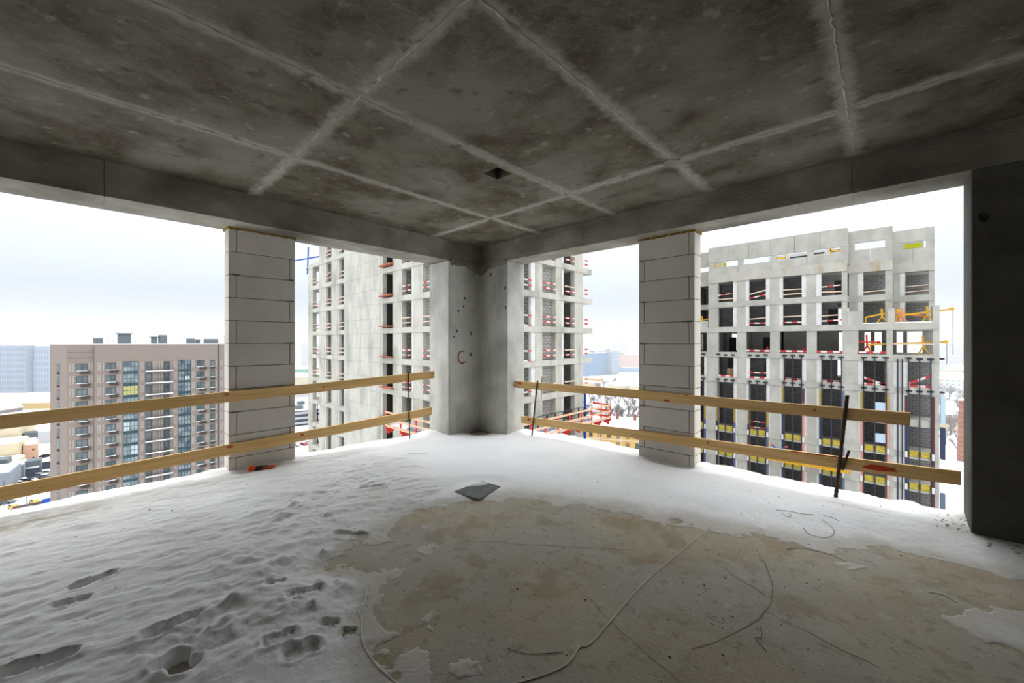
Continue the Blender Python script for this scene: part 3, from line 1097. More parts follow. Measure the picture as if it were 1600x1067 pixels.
# grit and crumbs scattered over floor and snow
GRIT = mat('grit', (0.05, 0.045, 0.038), (0.16, 0.145, 0.12), 60, 3, .95)
mb = MB()
rg = random.Random(5)
for i in range(420):
    if i < 240:
        x, y = rg.uniform(2.2, 6.0), rg.uniform(-3.6, -.5)
    elif i < 330:
        x, y = rg.uniform(-.3, 2.9), rg.uniform(-5, -2.2)
    elif i < 370:
        x, y = rg.gauss(4.25, .16), rg.gauss(-2.2, .25)
    else:
        x, y = rg.uniform(1.0, 5.2), rg.uniform(-.7, .25)
    s_ = min(.011, abs(rg.gauss(.002, .0022)) + .0013)
    z = snow_z(x, y)
    q = [(x + rg.uniform(.6, 1.3) * s_ * a, y + rg.uniform(.6, 1.3) * s_ * b, z + s_ * c * rg.uniform(.5, 1)) for a, b, c in ((-1, -.2, .1), (.5, -1, .1), (1, .4, .1), (-.3, 1, .1), (0, 0, .9))]
    mb.raw(q, [(0, 1, 4), (1, 2, 4), (2, 3, 4), (3, 0, 4), (3, 2, 1, 0)])
tag(obj('floor_grit', mb, GRIT), 'dark grit and concrete crumbs scattered over floor and snow', 'grit', kind='stuff')
# rubble heap at the foot of the dark wall
mb = MB()
for i in range(36):
    x, y = rg.uniform(5.14, 5.33), rg.uniform(-.02, .36)
    s_ = rg.uniform(.005, .014)
    z = snow_z(x, y) - .004
    q = [(x + rg.uniform(.6, 1.3) * s_ * a, y + rg.uniform(.6, 1.3) * s_ * b, z + s_ * c * rg.uniform(.5, 1.1)) for a, b, c in ((-1, -.2, 0), (.5, -1, 0), (1, .4, 0), (-.3, 1, 0), (-.6, -.1, .8), (.6, -.3, .9), (0, .6, .8))]
    mb.raw(q, [(0, 1, 5, 4), (1, 2, 5), (2, 3, 6, 5), (3, 0, 4, 6), (4, 5, 6)])
for i in range(40):
    x, y = rg.uniform(5.33, 6.4), rg.uniform(-.14, -.005)
    s_ = rg.uniform(.006, .018)
    z = snow_z(x, y) - .003
    q = [(x + rg.uniform(.6, 1.3) * s_ * a, y + rg.uniform(.6, 1.3) * s_ * b, z + s_ * c) for a, b, c in ((-1, -.2, 0), (.5, -1, 0), (1, .4, 0), (-.3, 1, 0), (0, 0, .9))]
    mb.raw(q, [(0, 1, 4), (1, 2, 4), (2, 3, 4), (3, 0, 4)])
tag(obj('rubble', mb, mat('rubble_concrete', (0.36, 0.33, 0.26), (0.50, 0.47, 0.40), 30, 4, .95)), 'small concrete rubble at the foot of the dark right wall', 'rubble', kind='stuff')

#@@OUTSIDE
# ================================================================== OUTSIDE
GZ = -50.0


def stripe(name, x0, x1, y, z, parent, m=None, tilt=0.0, axis='x', h=.16):
    """guard board in an opening"""
    m = m or (STRIPE_X if axis == 'x' else STRIPE_Y)
    if axis == 'x':
        return obj('guard_board', MB().bar((x0, y, z), (x1, y, z + tilt), .04, h), m, parent)
    return obj('guard_board', MB().bar((y, x0, z), (y, x1, z + tilt), .04, h), m, parent)


# ------------------------------------------------------------------ frame building beyond the right opening
rb = root('frame_building', (-3.0, 59.0, GZ), 'grey concrete frame building with stepped parapet seen through the right opening', 'building')
FY = 52.5
LV = lambda k: -.24 + 3.27 * k
BACK = 66.0
SEC = ((-17.5, -12.55, 54.9), (-12.55, 1.75, FY), (1.75, 5.36, 55.0), (5.36, 8.68, 58.3))
WIDE = [(-14.17, -12.76), (-11.33, -9.09), (-8.07, -5.48), (-4.50, -1.88), (-.93, 1.33), (2.66, 4.87), (5.35, 8.22)]
NARR = [(-14.17, -13.09), (-11.33, -9.50), (-7.68, -5.88), (-4.04, -2.30), (-.465, 1.27), (3.07, 4.87), (6.48, 8.09)]
for k in range(-15, 4):
    z = LV(k)
    mb = MB()
    if k <= 1:
        mb.box(-17.5, 8.65, FY, BACK, z - .34, z + .34)
    else:
        for a, b, y in SEC:
            mb.box(a, b, y, BACK, z - .34, z + .34)
    obj('floor_slab', mb, CONC_OUT, rb)
PIERS = [(-17.5, -14.17)] + [(WIDE[i][1], WIDE[i + 1][0]) for i in range(6)] + [(8.22, 8.65)]
for a, b in PIERS:
    box('pier', a, b, FY + .06, FY + .5, GZ, LV(1) - .34, CONC_OUT, rb)
for k in range(-6, 0):
    z0, z1 = LV(k) + .34, LV(k + 1) - .34
    for (wa, wb), (na, nb) in zip(WIDE, NARR):
        if na - wa > .05:
            box('infill_jamb', wa, na, FY + .10, FY + .42, z0, z1, AERATED_W, rb)
        if wb - nb > .05:
            box('infill_jamb', nb, wb, FY + .10, FY + .42, z0, z1, AERATED_W, rb)
# upper two storeys, set back at the ends
UPW = {0: [(-14.45, -13.25)], 1: [(-11.33, -9.57), (-7.75, -5.92), (-4.17, -2.33), (-.52, 1.27)], 2: [(2.99, 4.77)], 3: [(6.41, 8.22)]}
UPJ = {0: [(-13.25, -12.8)], 1: [(-9.57, -9.15), (-8.12, -7.75), (-5.92, -5.5), (-4.52, -4.17), (-2.33, -1.9), (-.98, -.52)], 2: [(2.55, 2.99)], 3: [(6.0, 6.41)]}
for s_, (a, b, y) in enumerate(SEC):
    edges = [a] + [q for p in UPW[s_] for q in p] + [b]
    jam = UPJ[s_]
    for i in range(0, len(edges), 2):
        pa, pb = edges[i], edges[i + 1]
        for ja, jb in jam:
            if abs(ja - pa) < .01: pa = jb
            if abs(jb - pb) < .01: pb = ja
        box('pier', pa, pb, y + .05, y + .5, LV(1) + .34, LV(3) - .34, CONC_OUT, rb)
    for k in (1, 2):
        for ja, jb in jam:
            box('infill_jamb', ja, jb, y + .08, y + .4, LV(k) + .34, LV(k + 1) - .34, AERATED_W, rb)
    # parapet: stained band, wall, slot, top panel
    gb, gt = ((11.25, 11.95) if s_ < 2 else (11.8, 12.6))
    top = 13.98
    box('stained_band', a, b, y - .02, y + .5, LV(3) - .34, 10.3, CONC_STAIN, rb)
    n = 4 if s_ == 1 else (2 if s_ else 1)
    for q in range(n):
        xa, xb = a + (b - a) * q / n, a + (b - a) * (q + 1) / n
        box('parapet_panel', xa + .015, xb - .015, y + random.uniform(0, .03), y + .3, 10.3, gb, CONC_OUT, rb)
    n2 = {0: 1, 1: 6, 2: 1, 3: 1}[s_]
    for q in range(n2):
        xa, xb = a + (b - a) * q / n2, a + (b - a) * (q + 1) / n2
        box('parapet_panel', xa + .015, xb - .015, y + random.uniform(0, .03), y + .3, gt, top, CONC_OUT, rb)
    posts = {0: [a + .5, b - .3], 1: [-12.15, -8.7, -5.1, -1.5, 1.45], 2: [a + .2, b - .3], 3: [a + .2, b - .35]}[s_]
    for p in posts:
        box('parapet_post', p - .3, p + .3, y + .04, y + .3, gb, gt, CONC_OUT, rb)
    if s_ > 0 and s_ != 2:
        pass
    for zz in (LV(3) + .34,):
        box('return_wall', b - .3, b, y + .3, y + 4.5, 10.3, top, CONC_OUT, rb)
box('end_wall', -17.5, -17.2, FY + .5, BACK, GZ, LV(1), CONC_OUT, rb)
box('end_wall', -17.5, -17.2, 55.4, BACK, LV(1), 10.3, CONC_OUT, rb)
box('rear_parapet', -7.6, 1.5, 63.2, 63.5, 9.9, 13.75, AERATED_W, rb)
box('rear_parapet', 5.4, 8.2, 65.5, 65.8, 9.9, 14.1, CONC_OUT, rb)
for xa, xb, z in ((-2.6, -1.2, 13.35), (-.6, .6, 13.4), (-5.0, -2.9, 13.2)):
    box('slot_mark', xa, xb, 63.14, 63.2, z, z + .16, STEEL_DARK, rb)
for x, y, z in ((-13.3, 60.5, 12.7), (7.25, 64.4, 12.9)):
    box('lime_sheet', x - .75, x + .75, y, y + .3, z, z + .55, LIME, rb)
# inner walls and partitions: leave some bays open right through
OPEN = {(-1, 0), (0, 0), (0, 1), (0, 4), (0, 5), (0, 6), (1, 4), (-1, 4)}
for k in range(-7, 3):
    z0, z1 = LV(k) + .34, LV(k + 1) - .34
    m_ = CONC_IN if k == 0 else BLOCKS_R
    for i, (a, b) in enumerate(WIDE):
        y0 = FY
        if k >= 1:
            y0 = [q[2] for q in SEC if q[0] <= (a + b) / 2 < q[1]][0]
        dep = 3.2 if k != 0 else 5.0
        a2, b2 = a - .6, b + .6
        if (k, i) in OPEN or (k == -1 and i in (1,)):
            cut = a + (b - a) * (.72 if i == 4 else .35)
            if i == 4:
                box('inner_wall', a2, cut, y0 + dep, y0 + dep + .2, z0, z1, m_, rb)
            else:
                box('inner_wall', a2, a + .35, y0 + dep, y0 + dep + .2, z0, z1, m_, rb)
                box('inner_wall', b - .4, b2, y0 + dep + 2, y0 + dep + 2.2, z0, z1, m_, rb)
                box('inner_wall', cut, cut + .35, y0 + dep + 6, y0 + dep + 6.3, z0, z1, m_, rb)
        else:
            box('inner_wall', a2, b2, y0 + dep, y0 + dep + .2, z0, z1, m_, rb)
        if k != 0 or i in (1, 2):
            box('partition', a2, a2 + .2, y0 + .5, BACK if k != 0 else y0 + 5, z0, z1, m_, rb)
# near-black sheets on the inner walls, painting the shade of doorways
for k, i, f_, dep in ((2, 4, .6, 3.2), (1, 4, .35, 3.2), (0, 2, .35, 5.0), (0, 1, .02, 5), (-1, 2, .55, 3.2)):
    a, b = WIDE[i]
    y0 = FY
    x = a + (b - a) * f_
    box('doorway_shade', x, x + .9, y0 + dep - .03, y0 + dep + .01, LV(k) + .34, LV(k) + 2.3, BLACKHOLE, rb)
# guard boards
rr = random.Random(3)
for i, (a, b) in enumerate(UPW[1]):
    for k in (1, 2):
        z = LV(k) + .34
        if (k, i) == (1, 0): continue
        if k == 2 and i == 1:
            stripe('', a, b, FY + .02, z + .25, rb, None, .35)
            stripe('', a, b, FY + .02, z + .75, rb, PALEWOOD, .4)
            continue
        stripe('', a, b, FY + .02, z + rr.uniform(.35, .45), rb, PALEWOOD if k == 2 else STRIPE_X, rr.uniform(-.05, .1), h=.14)
        stripe('', a, b, FY + .02, z + rr.uniform(.9, 1.05), rb, PALEWOOD if (k == 1 or i == 2) else STRIPE_X, rr.uniform(-.05, .15), h=.12)
for s_, y in ((2, 55.0), (3, 58.3)):
    a, b = UPW[s_][0]
    for zz in (.35, .95)[:(1 if s_ == 2 else 2)]:
        stripe('', a, b, y + .02, LV(2) + .34 + zz, rb, PALEWOOD, .1, h=.1)
for i in range(1, 6):
    a, b = WIDE[i]
    if i > 1: stripe('', a, b, FY + .02, LV(0) + .34 + .22, rb, None, 0, h=.2)
stripe('', *WIDE[6], FY + .02, LV(0) + .34 + 1.1, rb, PALEWOOD, 0, h=.1)
for i in range(1, 7):
    a, b = NARR[i]
    z = LV(-1) + .34
    if i in (5, 6):
        t_ = (.9, -.75) if i == 5 else (.45, .9)
        stripe('', a, b, FY + .02, z + t_[0] - .1, rb, None, t_[1], h=.2)
    elif i != 1:
        stripe('', a, b, FY + .02, z + (.75 if i == 2 else .2), rb, None, 0, h=.16)
    stripe('', a, b, FY + .02, z + .14, rb, None, 0, h=.2)
stripe('', *NARR[2], FY + .3, LV(-3) + 1.45, rb, None, 0, h=.14)
stripe('', *NARR[2], FY + .3, LV(-3) + .75, rb, None, 0, h=.14)
# anchor brackets on the slab edges
br_me = mesh_of('bracket', MB().box(-.24, .24, -.12, 0, -.075, .075).box(-.07, .07, -.16, -.1, -.11, .11), STEEL_DARK)
for k in (0, -1):
    for i, (a, b) in enumerate(NARR):
        for x in ((a + .05), (a + b) / 2, b - .05):
            inst('bracket', br_me, (x, FY, LV(k) + random.uniform(-.06, .06)), rb)
    inst('bracket', br_me, (8.75, FY + .2, LV(k)), rb)
# steel mullions hung in front of the lower storeys, painted edge strips, insulation slabs
for i, (a, b) in enumerate(NARR):
    ztop = LV(0) - .1 if i >= 3 else LV(-1) - .1
    for q, x in enumerate((a + .02, (a + b) / 2, b - .02)):
        box('mullion', x - .045, x + .045, FY - .16, FY - .06, -21, ztop, STEEL_DARK, rb)
for x in (5.72, 6.05):
    box('mullion', x - .05, x + .05, FY - .16, FY - .06, -21, LV(0) - .1, STEEL_DARK, rb)
ST = {0: (OCHRE, MAROON, OCHRE, PURPLE), 1: (OCHRE, STEEL_DARK, OCHRE, PURPLE), 2: (OCHRE, MAROON, OCHRE, SLATE), 3: (OCHRE, NAVY, MAROON, SALMON),
      4: (OCHRE, NAVY, SLATE, SLATE), 5: (OCHRE, SALMON, OCHRE, SALMON), 6: (MAROON, NAVY, MAROON, MAROON)}
for i, (a, b) in enumerate(NARR):
    zt = LV(-1) - .5 if i >= 3 else LV(-2) - .5
    for side, x in ((0, a - .14), (2, b + .14)):
        zm = zt - 1.7 - (1.0 if i in (4, 6) else 0)
        box('frame_strip', x - .10, x + .10, FY - .05, FY + .08, zm, zt, ST[i][side], rb)
        box('frame_strip', x - .10, x + .10, FY - .05, FY + .08, -21, zm, ST[i][side + 1], rb)
        for k in (-3, -4):
            box('clip', x - .1, x + .1, FY - .12, FY - .05, LV(k) - .22, LV(k) + .38, AERATED_W, rb)
    for k in (-3, -4, -5):
        z = LV(k)
        for p, q in ((a + .06, (a + b) / 2 - .06), ((a + b) / 2 + .06, b - .06)):
            box('insulation_slab', p, q, FY - .08, FY + .04, z - .12, z + .52, YELLOWI, rb, bevel=.05)
for k in (-2, -3, -4):
    box('wrapped_pane', 4.0, 4.85, FY - .1, FY - .05, LV(k) + .9, LV(k) + 1.85, PALEBLUE, rb)
box('side_panel', 8.72, 9.05, FY + .05, FY + .6, LV(-2) + .2, LV(-1) - .3, PALEBLUE, rb)
box('side_panel', 8.72, 9.05, FY + .05, FY + .6, LV(-3), LV(-2) - .2, NAVY, rb)
box('side_panel', 8.72, 9.05, FY + .05, FY + .6, -21, LV(-4) - .1, SLATE, rb)
for a, b in ((5.45, 5.9), (5.95, 6.4)):
    box('frame_strip', a, b, FY + .02, FY + .12, -21, LV(0) - .4, AERATED_W, rb)
# terrace kerbs with snow in front of the set-back storeys
box('terrace_snow', 1.9, 8.45, FY + .1, 54.6, LV(1) + .34, LV(1) + .44, SNOW_OUT, rb)
box('terrace_snow', -17.0, -12.7, FY + .1, 54.6, LV(1) + .34, LV(1) + .44, SNOW_OUT, rb)
box('terrace_kerb', 8.2, 8.65, FY, FY + 2.5, LV(1) + .34, LV(1) + 2.0, CONC_OUT, rb)
box('terrace_kerb', 1.75, 3.0, FY, FY + .4, LV(1) + .34, LV(1) + 1.7, CONC_OUT, rb)
box('terrace_kerb', 4.95, 5.5, FY, FY + .4, LV(1) + .34, LV(1) + 1.9, CONC_OUT, rb)
box('terrace_kerb', -13.6, -12.6, FY, FY + .4, LV(1) + .34, LV(1) + 1.2, CONC_OUT, rb)


# yellow suspension rigs
def rig(label, p, ang, L0, L1, hp, m, rise=.18, cable=0):
    r_ = root('suspension_rig', p, label, 'rig', 'yellow suspension rigs on the frame building')
    c, s = math.cos(ang), math.sin(ang)
    P = lambda u, z, v_=0: (p[0] + c * u - s * v_, p[1] + s * u + c * v_, p[2] + z)
    hb = hp * .62
    obj('beam', MB().bar(P(-L0, hb - rise * L0), P(L1, hb + rise * L1), .12, .16), m, r_)
    mb = MB()
    for v_ in (-.35, .35):
        for u in (-.4, .4):
            mb.bar(P(u, 0, v_), P(0, hb * .75, 0), .07, .07)
    obj('tripod', mb, m, r_)
    obj('mast', MB().bar(P(0, hb * .5), P(-.05, hp), .16, .16, (1, 0, 0)), m, r_)
    obj('rear_leg', MB().bar(P(-L0 * .95, 0), P(-L0 * .95, hb - rise * L0), .12, .12, (1, 0, 0)), m, r_)
    obj('end_pulley', MB().tube([P(L1 - .08, hb + rise * L1, -.12), P(L1 - .08, hb + rise * L1, .12)], .17, 10), m, r_)
    if cable:
        obj('cable', MB().tube([P(L1, hb + rise * L1), P(L1, hb + rise * L1 - cable)], .018, 4), STEEL_DARK, r_)
    return r_


tz = LV(1) + .44
rig('yellow suspension rig on the terrace at the far right end', (7.9, FY + .9, tz), math.radians(-4), 2.4, 1.7, 1.55, YELLOW, .13, 4.5)
rig('yellow suspension rig on the terrace left of the orange one', (4.55, FY + .9, tz), math.radians(4), 1.4, 1.3, 1.5, YELLOW, .24)
rig('orange suspension rig on the terrace between the two yellow ones', (6.0, FY + 1.0, tz), math.radians(200), 1.9, 1.0, 1.45, mat('rig_orange', osrgb(236, 140, 70), rough=.6), .16)
rig('yellow suspension rig on the left terrace beside the pillar', (-13.6, FY + 1.0, tz), math.radians(-5), 1.0, 1.2, 1.5, YELLOW, .16)
lz = LV(0) + .34
rig('long yellow rig in the open storey at the right end', (7.6, FY + .8, lz), math.radians(2), 4.2, 1.6, 2.0, YELLOW, .05, 2.2)
rig('short orange rig in the open storey behind the striped board', (3.35, FY + .9, lz), math.radians(8), .8, 1.0, 2.1, ORANGE, -.05)
for x, y, lb in ((-12.2, FY + .1, 'yellow bracket in the parapet slot at the left'), (-5.0, FY + .1, 'yellow bracket in the parapet slot at the middle'), (.4, FY + .1, 'yellow bracket in the parapet slot at the right')):
    tag(obj('slot_bracket', MB().bar((x - .2, y, 11.75), (x + 1.1, y, 11.4), .1, .16).bar((x + 1.1, y, 11.3), (x + 1.1, y, 12.1), .1, .1, (1, 0, 0)).bar((x - .1, y, 11.3), (x - .1, y, 11.95), .1, .1, (1, 0, 0)), YELLOW), lb, 'bracket', 'yellow brackets in the parapet slot')
# red column clamps and a pallet seen in the bays
for x, z, lb in ((-5.9, lz, 'red marker cone in the second wide bay'), (-2.2, lz, 'red marker cone in the third wide bay')):
    tag(obj('marker_cone', MB().prism([(x - .28, FY + .6), (x + .28, FY + .6), (x + .28, FY + 1.1), (x - .28, FY + 1.1)], z, z + .12).tube([(x, FY + .85, z + .12), (x, FY + .85, z + .75)], .22, 8, .06), mat('cone_red', osrgb(205, 40, 52), rough=.6)), lb, 'cone')
pr = root('pallet_stack', (-10.0, FY + 1.3, LV(-1) + .34), 'stack of wooden pallets inside the bay beside the pillar', 'pallets')
for q in range(5):
    box('pallet', -10.5, -9.6, FY + .9, FY + 1.8, LV(-1) + .34 + q * .22, LV(-1) + .34 + q * .22 + .17, mat('pallet_wood', (0.30, 0.22, 0.12)) if q == 0 else bpy.data.materials['pallet_wood'], pr)
# hanging yellow cradle and a bent worker in blue
cr = root('work_cradle', (-1.5, FY - .9, -12.72), 'long yellow hanging work cradle in front of the frame building', 'cradle')
cz = -12.72
box('floor_pan', -5.6, 2.0, FY - 1.25, FY - .55, cz, cz + .10, YELLOW, cr)
for y in (FY - 1.25, FY - .57):
    for z in (.45, .28):
        box('rail', -5.6, 2.0, y, y + .05, cz + z, cz + z + .06, YELLOW, cr)
for q in range(8):
    x = -5.6 + q * 1.08
    for y in (FY - 1.25, FY - .57):
        box('upright', x, x + .05, y, y + .05, cz, cz + .5, YELLOW, cr)


def skin_body(name, verts, edges, radii, m, parent=None):
    vs = np.array(verts, float)
    org = (vs[0][0], vs[0][1], vs[:, 2].min())
    me = bpy.data.meshes.new(name)
    me.from_pydata([tuple(q - np.array(org)) for q in vs], edges, [])
    o = bpy.data.objects.new(name, me)
    link(o, parent, org)
    md = o.modifiers.new('skin', 'SKIN')
    for i, r_ in enumerate(radii):
        me.skin_vertices[0].data[i].radius = (r_, r_)
    me.skin_vertices[0].data[0].use_root = True
    md.use_smooth_shade = True
    o.modifiers.new('sub', 'SUBSURF').levels = 1
    o.modifiers['sub'].render_levels = 2
    me.materials.append(m)
    return o


wx, wy, wz = -4.3, FY - .85, cz + .1
bv = [(0, 0, .88), (.12, -.05, 1.12), (.34, -.1, 1.32), (.47, -.12, 1.40), (.60, -.14, 1.44), (.62, -.14, 1.52),
      (-.02, -.11, .80), (.08, -.13, .46), (0, -.12, .06), (.14, -.12, .03), (-.02, .11, .80), (.06, .13, .46), (-.04, .12, .06), (.10, .12, .03),
      (.36, -.30, 1.28), (.48, -.36, 1.02), (.66, -.34, .90), (.74, -.33, .86), (.36, .12, 1.28), (.50, .20, 1.04), (.68, .18, .92), (.76, .17, .88)]
be = [(0, 1), (1, 2), (2, 3), (3, 4), (4, 5), (0, 6), (6, 7), (7, 8), (8, 9), (0, 10), (10, 11), (11, 12), (12, 13), (2, 14), (14, 15), (15, 16), (16, 17), (2, 18), (18, 19), (19, 20), (20, 21)]
brd = [.15, .15, .16, .06, .10, .08, .10, .075, .05, .05, .10, .075, .05, .05, .07, .05, .04, .045, .07, .05, .04, .045]
pers = skin_body('person', [(wx + a, wy + b, wz + c * 1.13) for a, b, c in bv], be, brd, BLUE)
tag(pers, 'worker in blue clothes and orange helmet leaning forward, right one on the yellow cradle', 'person')
hm = MB()
for i in range(6):
    ph = math.pi / 2 * i / 5
    for j in range(12):
        an = 2 * math.pi * j / 12
        r_ = .145 * math.cos(ph) + .001
        hm.v.append((wx + .64 + r_ * math.cos(an) * 1.1, wy - .14 + r_ * math.sin(an), wz + 1.70 + .14 * math.sin(ph)))
for i in range(5):
    for j in range(12):
        j2 = (j + 1) % 12
        hm.f.append((i * 12 + j, i * 12 + j2, (i + 1) * 12 + j2, (i + 1) * 12 + j))
obj('helmet', hm, mat('helmet_orange', osrgb(240, 96, 40), rough=.4), pers, smooth=True)
p2 = copy_tree(pers)
p2.location = (-4.6, FY - .88, wz)
p2.rotation_euler = (0, 0, math.radians(170))
tag(p2, 'worker in blue clothes bending at the left end of the yellow cradle', 'person')

# ------------------------------------------------------------------ tall tower frame behind the corner
TY, TX = 17.5, -19.1
TL = lambda k: 2.65 + 3.28 * k
tw = root('tower_frame', (-36.0, 27.0, GZ), 'tall pale concrete tower frame with open storeys behind the corner column', 'building')
T0, T1 = -16, 8
COLS1 = [(-57.4, -55.7), (-53.2, -51.4), (-49.15, -47.2), (-33.25, -31.5), (-29.4, -27.72), (-25.2, -23.5), (-20.8, TX)]
COLS2 = [(24.27, 25.28), (27.4, 28.43), (30.7, 32.3)]
for k in range(T0, T1 + 1):
    z = TL(k)
    mb = MB()
    mb.box(-57.4 if k <= 3 else -53.2, TX, TY, 32.3, z - .28, z + .28)
    if k <= 3: mb.box(-59.5, -57.4, TY + 1.5, 30, z - .20, z + .20)
    mb.box(-26, TX, 32.3, 34.1, z - .28, z + .28)
    obj('floor_slab', mb, CONC_TOWER, tw)
ZT = TL(T1) - .28
for a, b in COLS1:
    box('pier', a, b, TY + .05, TY + .6, GZ, ZT if a > -55 else TL(3), CONC_TOWER, tw)
for a, b in COLS2:
    box('pier', TX - .6, TX - .05, a, b, GZ, ZT, CONC_TOWER, tw)
for a, b in ((23.67, 24.27), (28.43, 28.8)):
    box('infill_strip', TX - .42, TX - .10, a, b, GZ, ZT, AERATED_W, tw)
for a, b in ((-51.4, -51.15), (-47.2, -46.95), (-29.75, -29.4)):
    box('infill_strip', a, b, TY + .10, TY + .5, GZ, ZT, AERATED_W, tw)
# blank cast wall made of separate shutter panels
box('core_wall', -45.1, -35.8, TY + .1, TY + .6, GZ, ZT, CONC_TOWER, tw)
for k in range(-7, T1):
    for h in range(2):
        z0 = TL(k) - .28 + h * 1.64
        for q in range(4):
            xa = -45.1 + 9.3 * q / 4
            d_ = random.uniform(0, .02)
            box('shutter_panel', xa + .008, xa + 9.3 / 4 - .008, TY - .03 - d_, TY + .12, z0 + .008, z0 + 1.632, CONC_PANEL, tw)
# lift shaft with its darkness put into the wall colour, and orange landings
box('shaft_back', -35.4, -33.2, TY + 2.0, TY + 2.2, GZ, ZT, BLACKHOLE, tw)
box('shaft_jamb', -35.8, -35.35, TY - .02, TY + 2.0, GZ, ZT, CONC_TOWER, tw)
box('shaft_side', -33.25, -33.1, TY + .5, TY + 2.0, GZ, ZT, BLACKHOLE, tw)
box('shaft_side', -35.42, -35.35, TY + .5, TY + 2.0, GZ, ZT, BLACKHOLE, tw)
LAND = mat('landing_orange', osrgb(206, 120, 92), osrgb(180, 96, 70), 3, 4, .8)
for k in range(-6, T1):
    z = TL(k) + .45
    obj('landing_board', MB().bar((-35.5, TY - .1, z), (-33.1, TY - .1, z + random.uniform(-.05, .12)), .7, .10), LAND, tw)
# inner walls
OPENT = (0,)
BAYS1 = [(-55.7, -53.2), (-51.15, -49.15), (-46.95, -45.1), (-31.5, -29.75), (-27.72, -25.2), (-23.5, -20.8)]
BAYS2 = [(19.0, 23.67), (25.28, 27.4), (28.8, 30.7)]
for k in range(-8, T1):
    z0, z1 = TL(k) + .28, TL(k + 1) - .28
    for i, (a, b) in enumerate(BAYS1):
        if i == 0 and k >= 3: continue
        if i == 0:
            box('inner_wall', b - .5, b + .1, TY + 1.5, TY + 1.7, z0, z1, BLOCKS_IN, tw)
            continue
        dep = (2.0, 2.0, 2.0, 2.6, .55, 2.5)[i]
        box('inner_wall', a - .3, b + .3, TY + dep, TY + dep + .2, z0, z1, BLOCKS_IN if i in (1, 4) else CONC_IN, tw)
        box('inner_wall', a - .3, a - .1, TY + .5, TY + dep, z0, z1, BLOCKS_IN, tw)
    for i, (a, b) in enumerate(BAYS2):
        dep = (2.2, .55, 2.4)[i]
        b2 = b + .3 if i < 2 else b + 1
        a2 = a - .3 if i != 2 else a + .5
        box('inner_wall', TX - dep - .2, TX - dep, a2, b2, z0, z1, CONC_IN if i == 0 else BLOCKS_IN, tw)
        box('inner_wall', TX - dep, TX - .5, b2 - .2, b2, z0, z1, BLOCKS_IN, tw)
    # guard boards, two per opening
    if k >= -2:
        for i, (a, b) in enumerate(BAYS1):
            if i == 5 or (i == 0 and k >= 3): continue
            m_ = PALEWOOD if (i in (0, 1, 2) or k == 0) else STRIPE_X
            t_ = .35 if (i, k) in ((3, 2), (1, 2)) else 0
            stripe('', a + .1, b - .1, TY + .02, z0 + .45, tw, m_, t_ * .5, h=.11)
            stripe('', a + .1, b - .1, TY + .02, z0 + .95, tw, m_, t_, h=.11)
        for i, (a, b) in enumerate(BAYS2):
            t_ = -.5 if (i == 0 and k in (-1, 0)) else 0
            m2 = PALEWOOD if (i == 2 and k != 0) else STRIPE_Y
            stripe('', a + .1, b - .05, TX - .02, z0 + .45, tw, STRIPE_Y, t_, 'y', .13)
            stripe('', a + .1, b - .05, TX - .02, z0 + .95, tw, m2, 0, 'y', .13)
        for zz in (.5, .95):
            obj('guard_board', MB().bar((TX - .3, 32.3, z0 + zz), (TX - .3, 33.9, z0 + zz), .05, .16), STRIPE_Y, tw)
            if k < 3: obj('guard_board', MB().bar((-59.1, TY + 1.6, z0 + zz), (-57.4, TY + 1.6, z0 + zz), .05, .16), STRIPE_X, tw)
# rust-stained outriggers at the far end
tag(obj('scaffold_pole', MB().tube([(-66.5, TY + 1.2, 14.9), (-56.6, TY + 1.2, 14.1)], .11, 6).tube([(-61.0, TY + 1.2, 12.0), (-60.6, TY + 1.2, 16.2)], .10, 6).bar((-61.2, TY + 1.2, 12.75), (-57.0, TY + 1.2, 12.75), .3, .12), BLUE), 'blue crossed scaffold poles sticking out at the top left of the tower', 'scaffold')

# orange catch platform wrapped round the tower corner
pf = root('catch_platform', (TX + 1, TY - 1, -6.8), 'orange catch platform with plank rails wrapped round the tower corner', 'platform')
PX, PY, DZ, RZ = -16.9, 15.3, -6.8, -5.4
DECK = mat('snowy_deck', (0.72, 0.72, 0.74), (0.42, 0.40, 0.38), 1.5, 5, .9)
obj('deck', MB().box(-30.7, TX + .2, PY, TY, DZ - .06, DZ).box(TX, PX, PY, 34.2, DZ - .06, DZ), DECK, pf)
for q in range(6):
    x = -30.6 + 2.6 * q
    box('upright', x - .07, x + .07, PY - .05, PY + .05, DZ - .3, RZ + .15, ORANGE, pf)
    obj('gusset', MB().raw([(x - .04, PY, DZ - .05), (x + .04, PY, DZ - .05), (x + .04, TY, DZ - .05), (x - .04, TY, DZ - .05), (x - .04, PY + .2, DZ - .75), (x + .04, PY + .2, DZ - .75)],
                           [(0, 1, 2, 3), (0, 4, 5, 1), (3, 2, 5, 4), (0, 3, 4), (1, 5, 2)]), ORANGE, pf)
for q in range(11):
    y = PY + .1 + 1.88 * q
    box('upright', PX - .05, PX + .05, y - .07, y + .07, DZ - .3, RZ + .15, ORANGE, pf)
    obj('gusset', MB().raw([(PX, y - .04, DZ - .05), (PX, y + .04, DZ - .05), (TX, y + .04, DZ - .05), (TX, y - .04, DZ - .05), (PX - .2, y - .04, DZ - .75), (PX - .2, y + .04, DZ - .75)],
                           [(0, 1, 2, 3), (0, 4, 5, 1), (3, 2, 5, 4), (0, 3, 4), (1, 5, 2)]), ORANGE, pf)
RAILW = mat('rail_plank', osrgb(236, 178, 140), osrgb(240, 205, 175), 2, 4, .8)
